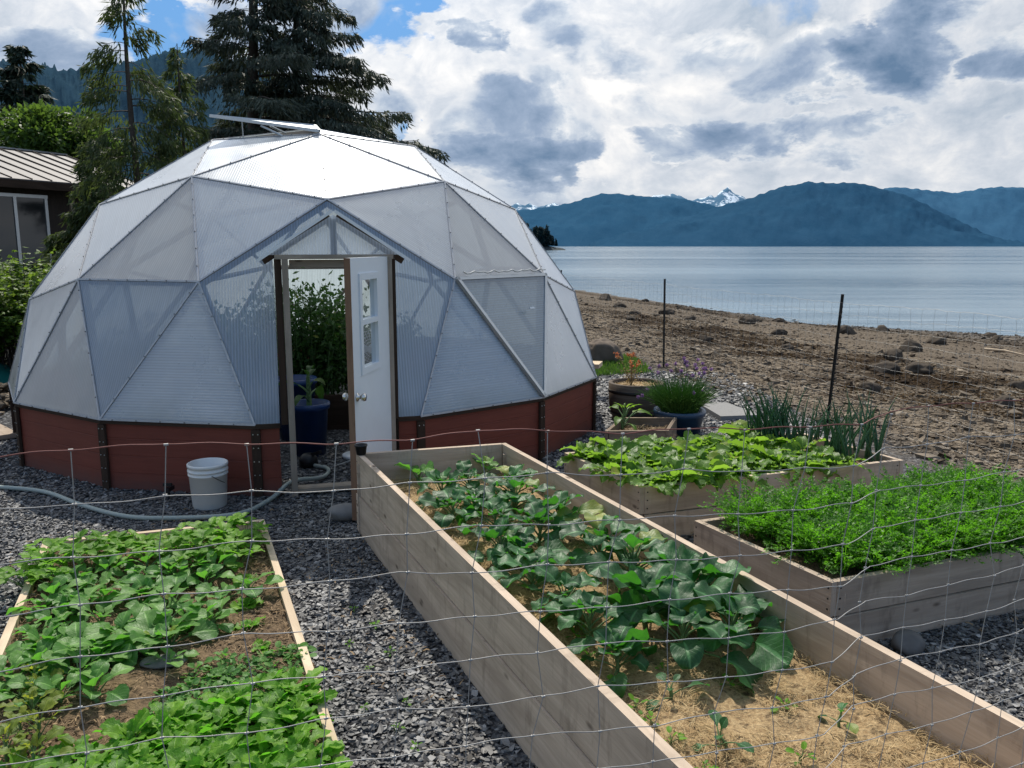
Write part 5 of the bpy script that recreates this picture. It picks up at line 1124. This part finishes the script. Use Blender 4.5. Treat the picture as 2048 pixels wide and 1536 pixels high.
for a in (0, TAU / 3, 2 * TAU / 3):
    mb = MB(); dv_ = math.cos(a) * fx + math.sin(a) * fz; dw_ = -math.sin(a) * fx + math.cos(a) * fz
    mb.add([fc, fc + dv_ * .09 + dw_ * .055 + fd * .02, fc + dv_ * .165 + dw_ * .03 + fd * .01, fc + dv_ * .16 - dw_ * .05 - fd * .02, fc + dv_ * .07 - dw_ * .04 - fd * .01], [(0, 1, 2, 3, 4)]); mb.build('blade', M['trim_white'], fan)
mb = MB(); tube(mb, [fc, fc - fd * .14], [.05, .045], 12); mb.build('motor', M['trim_white'], fan)
mb = MB(); tube(mb, [(-1.52, 8.87, .03), (-1.52, 8.87, .95)], .012, 8); lathe(mb, (-1.52, 8.87, 0), [(0, .03), (.06, .03), (.17, .012), (.17, 0)], 20); mb.build('stand', M['trim_white'], fan)
def spline(p, n=8):
    p = np.asarray(p, float); q = np.concatenate([[2 * p[0] - p[1]], p, [2 * p[-1] - p[-2]]]); out = []
    for k in range(1, len(q) - 2):
        for u in np.arange(n) / n:
            out.append(.5 * ((2 * q[k]) + (q[k + 1] - q[k - 1]) * u + (2 * q[k - 1] - 5 * q[k] + 4 * q[k + 1] - q[k + 2]) * u * u + (3 * q[k] - q[k - 1] - 3 * q[k + 1] + q[k + 2]) * u ** 3))
    return np.array(out + [p[-1]])
mb = MB(); tube(mb, spline([(-6.0, 7.0, .025), (-5.2, 6.95, .025), (-4.41, 6.81, .025), (-3.94, 6.67, .025), (-3.47, 6.33, .025), (-3.02, 6.06, .025), (-2.68, 5.99, .025), (-2.14, 6.08, .025), (-1.98, 6.46, .025), (-1.88, 6.77, .085), (-1.71, 7.04, .04), (-1.68, 7.25, .025), (-1.73, 7.42, .025), (-1.86, 7.50, .03), (-1.98, 7.6, .05)]), .019, 8)
tag(mb.build('garden_hose', M['hose'], None, True), 'grey green ribbed hose lying on the gravel and running through the doorway', 'hose')
mb = MB(); tube(mb, spline([(-1.13, 7.2, .75), (-1.15, 7.2, .55), (-1.22, 7.15, .36), (-1.28, 7.1, .29), (-1.40, 7.0, .22), (-1.62, 7.3, .08)]), .006, 6); tag(mb.build('cable', M['cord'], None, True), 'white cable hanging down inside the doorway', 'cable')
mb = MB(); lathe(mb, (-1.93, 7.55, .0), [(0, .13), (.05, .13), (.085, .09), (.09, .02), (.0, .0)], 14); beam(mb, (-1.93, 7.55, .11), (-1.80, 7.50, .16), .03, .03); tag(mb.build('pump', M['black'], None, False), 'small black pump on the gravel inside the doorway', 'pump')
mb = MB(); lathe(mb, (-1.54, 7.92, .02), [(0, .02), (.13, .02), (.145, .012), (.145, -.015), (0, -.015)], 26); tag(mb.build('white_disc', M['trim_white'], None, True), 'flat round white disc lying on the gravel just behind the open door', 'disc')
for a in (0,):
    mb = MB(); beam(mb, (-2.84, 6.62, .085), (-2.84, 6.50, .085), .035, .035); obox(mb, (-2.84, 6.53, .13), (.035, 0, 0), (0, .012, 0), (0, 0, .012)); tube(mb, [(-2.84, 6.53, .07), (-2.84, 6.51, .005)], .016, 8); tag(mb.build('drain_valve', M['black']), 'small black drain valve sticking out at the foot of the red wall', 'valve')

# ------------------------------------------------------------------ white bucket
bk = thing('bucket', 'white plastic bucket with wire handle standing by the red greenhouse wall', 'bucket', (-2.435, 6.36, 0)); bc_ = (-2.435, 6.36, .0)
mb = MB(); lathe(mb, bc_, [(0, .004), (.125, .004), (.131, .012), (.146, .27), (.153, .272), (.153, .284), (.147, .286), (.147, .300), (.155, .302), (.155, .316), (.149, .318), (.149, .338), (.156, .340), (.156, .362), (.149, .366), (.143, .362), (.126, .02), (0, .016)], 36); mb.build('shell', M['bucket'], bk, True)
an = np.linspace(0, math.pi, 18); hx = np.array([.5, -.87, 0]); hyv = np.array([.87, .5, 0]); c_ = np.array([*bc_[:2], .29])
mb = MB(); pts = np.array([c_ + .162 * math.cos(a) * hx * 1.0 + .165 * math.sin(a) * (hyv * .78 - zc * .62) for a in an]); tube(mb, pts, .0028, 5); k_ = 9; tube(mb, pts[7:12], .009, 7); mb.build('handle', M['dark_metal'], bk)

# ------------------------------------------------------------------ pots at the back right
bp = (1.50, 9.75, -.02)
hbt = thing('half_barrel', 'old wooden half barrel planter topped with straw beside the blue chive pot', 'planter', bp)
mb = MB(); lathe(mb, bp, [(.27, 0), (.325, .20), (.335, .47), (.32, .475), (.29, .475), (.285, .42)], 40); mb.build('staves', M['barrel'], hbt)
for h0, rr in ((.10, .302), (.36, .334)):
    mb = MB(); lathe(mb, bp, [(rr, h0), (rr + .004, h0), (rr + .006, h0 + .035), (rr, h0 + .035)], 40); mb.build('hoop', M['dark_metal'], hbt)
mb = MB(); x, y = rng.uniform(-.27, .27, 900), rng.uniform(-.27, .27, 900); k = np.hypot(x, y) < .27; x, y = x[k], y[k]
blades(mb, len(x), (bp[0] + x, bp[1] + y), np.full(len(x), bp[2] + .425), .04, .10, .006, .2); lathe(mb, (bp[0], bp[1], bp[2] + .42), [(0, .02), (.283, 0)], 24); tag(mb.build('planter_straw', M['straw']), 'straw covering the top of the half barrel', 'straw', None, 'stuff')
cl = thing('columbine', 'spindly coral flowered columbine growing in the half barrel', 'flower', (bp[0] - .06, bp[1], .40)); st = MB(); lf = MB(); fl = MB(); b0_ = np.array([bp[0] - .06, bp[1], .40])
for k in range(15):
    a = rng.uniform(0, TAU); r_ = rng.uniform(.02, .20); h_ = rng.uniform(.16, .42); tp = b0_ + np.array([r_ * math.cos(a), r_ * math.sin(a), h_]); tube(st, [b0_, (b0_ + tp) / 2 + np.array([0, 0, .05]), tp], .0025, 4, 0, .6, False)
    m = 14; q = rng.uniform(.25, 1, m); leaf_quads(lf, b0_ + (tp - b0_) * q[:, None] + rng.normal(0, .025, (m, 3)), rng.normal(0, 1, (m, 3)), rng.uniform(.015, .035, m), rng.uniform(.012, .025, m), rng.random(m))
    if h_ > .26: fl = MB(); m = 22; leaf_quads(fl, tp + rng.normal(0, .009, (m, 3)), rng.normal(0, 1, (m, 3)), rng.uniform(.02, .035, m), rng.uniform(.012, .02, m), rng.random(m)); fl.build('flower', M['columbine'], cl)
st.build('stems', M['drystem'], cl); lf.build('foliage', M['drystem'], cl)
cp_ = (1.87, 8.98, -.04)
mb = MB(); lathe(mb, cp_, [(0, 0), (.22, 0), (.268, .25), (.285, .255), (.292, .29), (.285, .315), (.255, .315), (.25, .27), (0, .265)], 36); tag(mb.build('blue_pot', M['bluepot2'], None, True), 'wide blue pot holding the purple flowering chives', 'pot')
ch = thing('chives', 'dense clump of chives with purple pompom flowers in the wide blue pot', 'chives', (cp_[0], cp_[1], .22)); lf = MB(); cb = np.array([cp_[0], cp_[1], .22]); heads = []
for k in range(900):
    a = rng.uniform(0, TAU); r0_ = .19 * math.sqrt(rng.random()); b = cb + np.array([r0_ * math.cos(a), r0_ * math.sin(a), 0]); a2 = a + rng.normal(0, .5); out = r0_ * 1.0 + abs(rng.normal(0, .07)); h_ = rng.uniform(.28, .50) * (1 - r0_ * 1.1); dr = rng.random() ** 3 * .15
    pts = [b + np.array([math.cos(a2) * out * u ** 1.6, math.sin(a2) * out * u ** 1.6, h_ * u - dr * u ** 3]) for u in np.linspace(0, 1, 5)]; tube(lf, pts, [.0036, .0036, .0034, .0026, .0006], 3, 0, rng.random() if dr < .08 else .99, False)
lf.build('leaves', M['chive'], ch); st = MB()
for k in range(34):
    a = rng.uniform(0, TAU); r0_ = .15 * math.sqrt(rng.random()); b = cb + np.array([r0_ * math.cos(a), r0_ * math.sin(a), 0]); out = r0_ * 1.1 + abs(rng.normal(0, .05)); h_ = rng.uniform(.40, .60) if k > 9 else rng.uniform(.05, .3)
    if k <= 9: out += .14
    tp = b + np.array([math.cos(a) * out, math.sin(a) * out, h_]); tube(st, [b, (b + tp) / 2 + np.array([0, 0, .03]), tp], .0022, 3, 0, .6, False); heads.append(tp)
st.build('flower_stems', M['chive'], ch)
for tp in heads:
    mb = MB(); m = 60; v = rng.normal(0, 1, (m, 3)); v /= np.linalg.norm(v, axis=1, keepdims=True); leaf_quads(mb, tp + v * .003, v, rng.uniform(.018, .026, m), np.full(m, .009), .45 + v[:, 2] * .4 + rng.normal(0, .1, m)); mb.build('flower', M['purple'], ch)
sq = [np.array([.95, 8.02, 0]), np.array([1.56, 8.05, 0]), np.array([1.76, 8.66, 0]), np.array([1.20, 8.66, 0])]; cq = sum(sq) / 4
t_ = thing('square_planter', 'low square wooden planter with one leafy plant beside the chive pot', 'planter', tuple(cq))
for k in range(4): mb = MB(); beam(mb, sq[k] + zc * .12, sq[(k + 1) % 4] + zc * .12, .035, .25, zc, 0, .5, .015 if k % 2 else -.02); mb.build('board', M['planter'], t_)
x, y = rng.uniform(-.3, .3, 500), rng.uniform(-.28, .28, 500); mb = MB(); blades(mb, 500, (cq[0] + x * .85, cq[1] + y * .85), np.full(500, .155), .03, .10, .008, .3); obox(mb, (cq[0], cq[1], .12), (.26, .02, 0), (.04, .26, 0), (0, 0, .03))
tag(mb.build('planter_mulch', M['mulchbit']), 'brown bark mulch in the square planter', 'mulch', None, 'stuff')
pl = rosette(11, .085, .034, prof_ovate, .09, .4, 1.35, .9, .25, .05, None, stemr=.004, height=.10, seed=505).build('peony_plant', [M['chard'], M['stem']], None, True); pl.location = (1.18, 8.42, .15); pl.scale = (2.1,) * 3; tag(pl, 'young bright green plant in the square planter', 'plant')
mb = MB(); P4 = [(2.42, 10.45), (2.80, 10.50), (2.98, 9.70), (2.50, 9.62)]; mb.add([(x, y, .06) for x, y in P4] + [(x, y, -.03) for x, y in P4], [(0, 3, 2, 1), (0, 1, 5, 4), (1, 2, 6, 5), (2, 3, 7, 6), (3, 0, 4, 7)]); tag(mb.build('paving_slab', M['slab'], flat=True), 'flat grey concrete slab on the ground behind the blue chive pot', 'slab')
# rustic bench by the right flank of the dome
t_ = thing('wooden_bench', 'rough wooden bench showing past the right flank of the greenhouse', 'bench', (.95, 11.45, 0)); mb = MB(); beam(mb, (.30, 11.6, .43), (1.24, 11.35, .43), .34, .06); mb.build('seat', M['wood_new'], t_)
for s0 in (.42, 1.05):
    for sg in (-1, 1): mb = MB(); beam(mb, (s0, 11.57 - (s0 - .3) * .27, .40), (s0 + .10, 11.57 - (s0 - .3) * .27 + sg * .13, .0), .07, .07); mb.build('leg', M['wood_dark'], t_)

# ------------------------------------------------------------------ fences
def wirefence(parent, P, zt, rows, stay, rad, z0=None, lean=0.0, knots=True, kr=.004, seed=0, top='wire', names=('top_wire', 'mesh'), wob=.004, toprad=None, dz=None):
    """P: plan polyline of the fence; rows: drops below the top wire"""
    r = np.random.default_rng(seed); P = np.asarray(P, float); sg = np.linalg.norm(np.diff(P, axis=0), axis=1); S = np.concatenate([[0], np.cumsum(sg)]); L = S[-1]
    at = lambda s_: np.stack([np.interp(s_, S, P[:, 0]), np.interp(s_, S, P[:, 1])], -1)
    dzf = (lambda s_: 0 * s_) if dz is None else (lambda s_: np.interp(s_, S, dz))
    tan = nrmz(np.append(P[-1] - P[0], 0)); ss = np.arange(stay * .4, L, stay); mb = MB(); mt = MB()
    nodes = {}
    for k, dr in enumerate(rows):
        s_ = np.concatenate([[0], ss, [L]]); fine = np.linspace(0, L, max(8, int(L / stay) * 8)); off = r.normal(0, wob, len(s_) * 1)
        sh = -lean * dr; xy = at(np.clip(fine, 0, L)); ph = r.uniform(0, TAU)
        z = zt + dzf(fine) - dr + np.interp(fine, s_, off) + .35 * wob * np.sin(fine / stay * TAU + ph) + .5 * wob * np.sin(fine * 2.1 + ph)
        pts = np.stack([xy[:, 0] + tan[0] * sh, xy[:, 1] + tan[1] * sh, z], 1); tube(mt if (k == 0) else mb, pts, (toprad or rad * 1.25) if k == 0 else rad, 5, 0, .5, False); nodes[k] = (fine, pts)
    for q in ss:
        pts = np.array([[np.interp(q + r.normal(0, .006 if wob > .001 else 0), nodes[k][0], nodes[k][1][:, a]) for a in range(3)] for k in range(len(rows))])
        tube(mb, pts, rad * .9, 5, 0, .5, False)
        if knots:
            for p in pts: tube(mb, [p - tan * kr * 1.6, p + tan * kr * 1.6], kr, 6)
    mt.build(names[0], M[top], parent); mb.build(names[1], M['wire'], parent)
# near fence, a hand's breadth grid running past in front of the beds
F1 = [(-1.5, .80), (-.698, 1.18), (-.44, 1.27), (.022, 1.38), (.588, 1.53), (.686, 1.57), (.78, 1.66), (1.143, 1.80), (2.3, 2.4)]
nf = thing('wire_fence', 'near galvanised wire mesh fence with a rusty top wire crossing the whole foreground', 'fence', (.02, 1.38, 0))
F1z = [.02, .005, -.005, -.009, -.032, -.037, -.031, -.032, -.035]
wirefence(nf, F1, 1.765, [0, .082, .164, .246, .328, .410, .492, .574, .656, .74, .84, .95, 1.08, 1.24], .126, .00095, None, .066, True, .0021, 5, 'rust', wob=.0042, dz=F1z)
for p in (F1[0], F1[-1]): mb = MB(); beam(mb, (p[0], p[1], 0), (p[0], p[1], 1.9), .04, .04); mb.build('post', M['dark_metal'], nf)
# far fence along the top of the beach
F2 = [(1.15, 19.3), (2.60, 14.02), (3.80, 9.52), (4.98, 5.2), (5.3, 4.0)]
ff = thing('wire_fence', 'far wire mesh fence on dark posts along the top of the beach', 'fence', (3.8, 9.52, 0))
wirefence(ff, F2, 1.42, [0, .13, .26, .39, .52, .66, .80, .94, 1.08, 1.22, 1.34], .16, .0012, None, 0, False, .003, 8, 'wire', wob=.006, dz=[.0, 0, 0, .06, .08])
for (x, y, lx) in ((2.60, 14.02, -.02), (3.80, 9.52, .065), (4.98, 5.2, 0), (1.15, 19.3, 0)):
    mb = MB(); b = np.array([x - lx, y, -.1]); tp = np.array([x + lx * .35, y, 1.52]); d = nrmz(tp - b); beam(mb, b, tp, .034, .010, (0, 1, 0)); beam(mb, b, tp, .010, .040, (0, 1, 0))
    for h_ in np.arange(.1, 1.5, .06): obox(mb, b + d * h_ + np.array([0, -.024, 0]), (.010, 0, 0), (0, .006, 0), (0, 0, .010))
    mb.build('post', M['dark_metal'], ff)
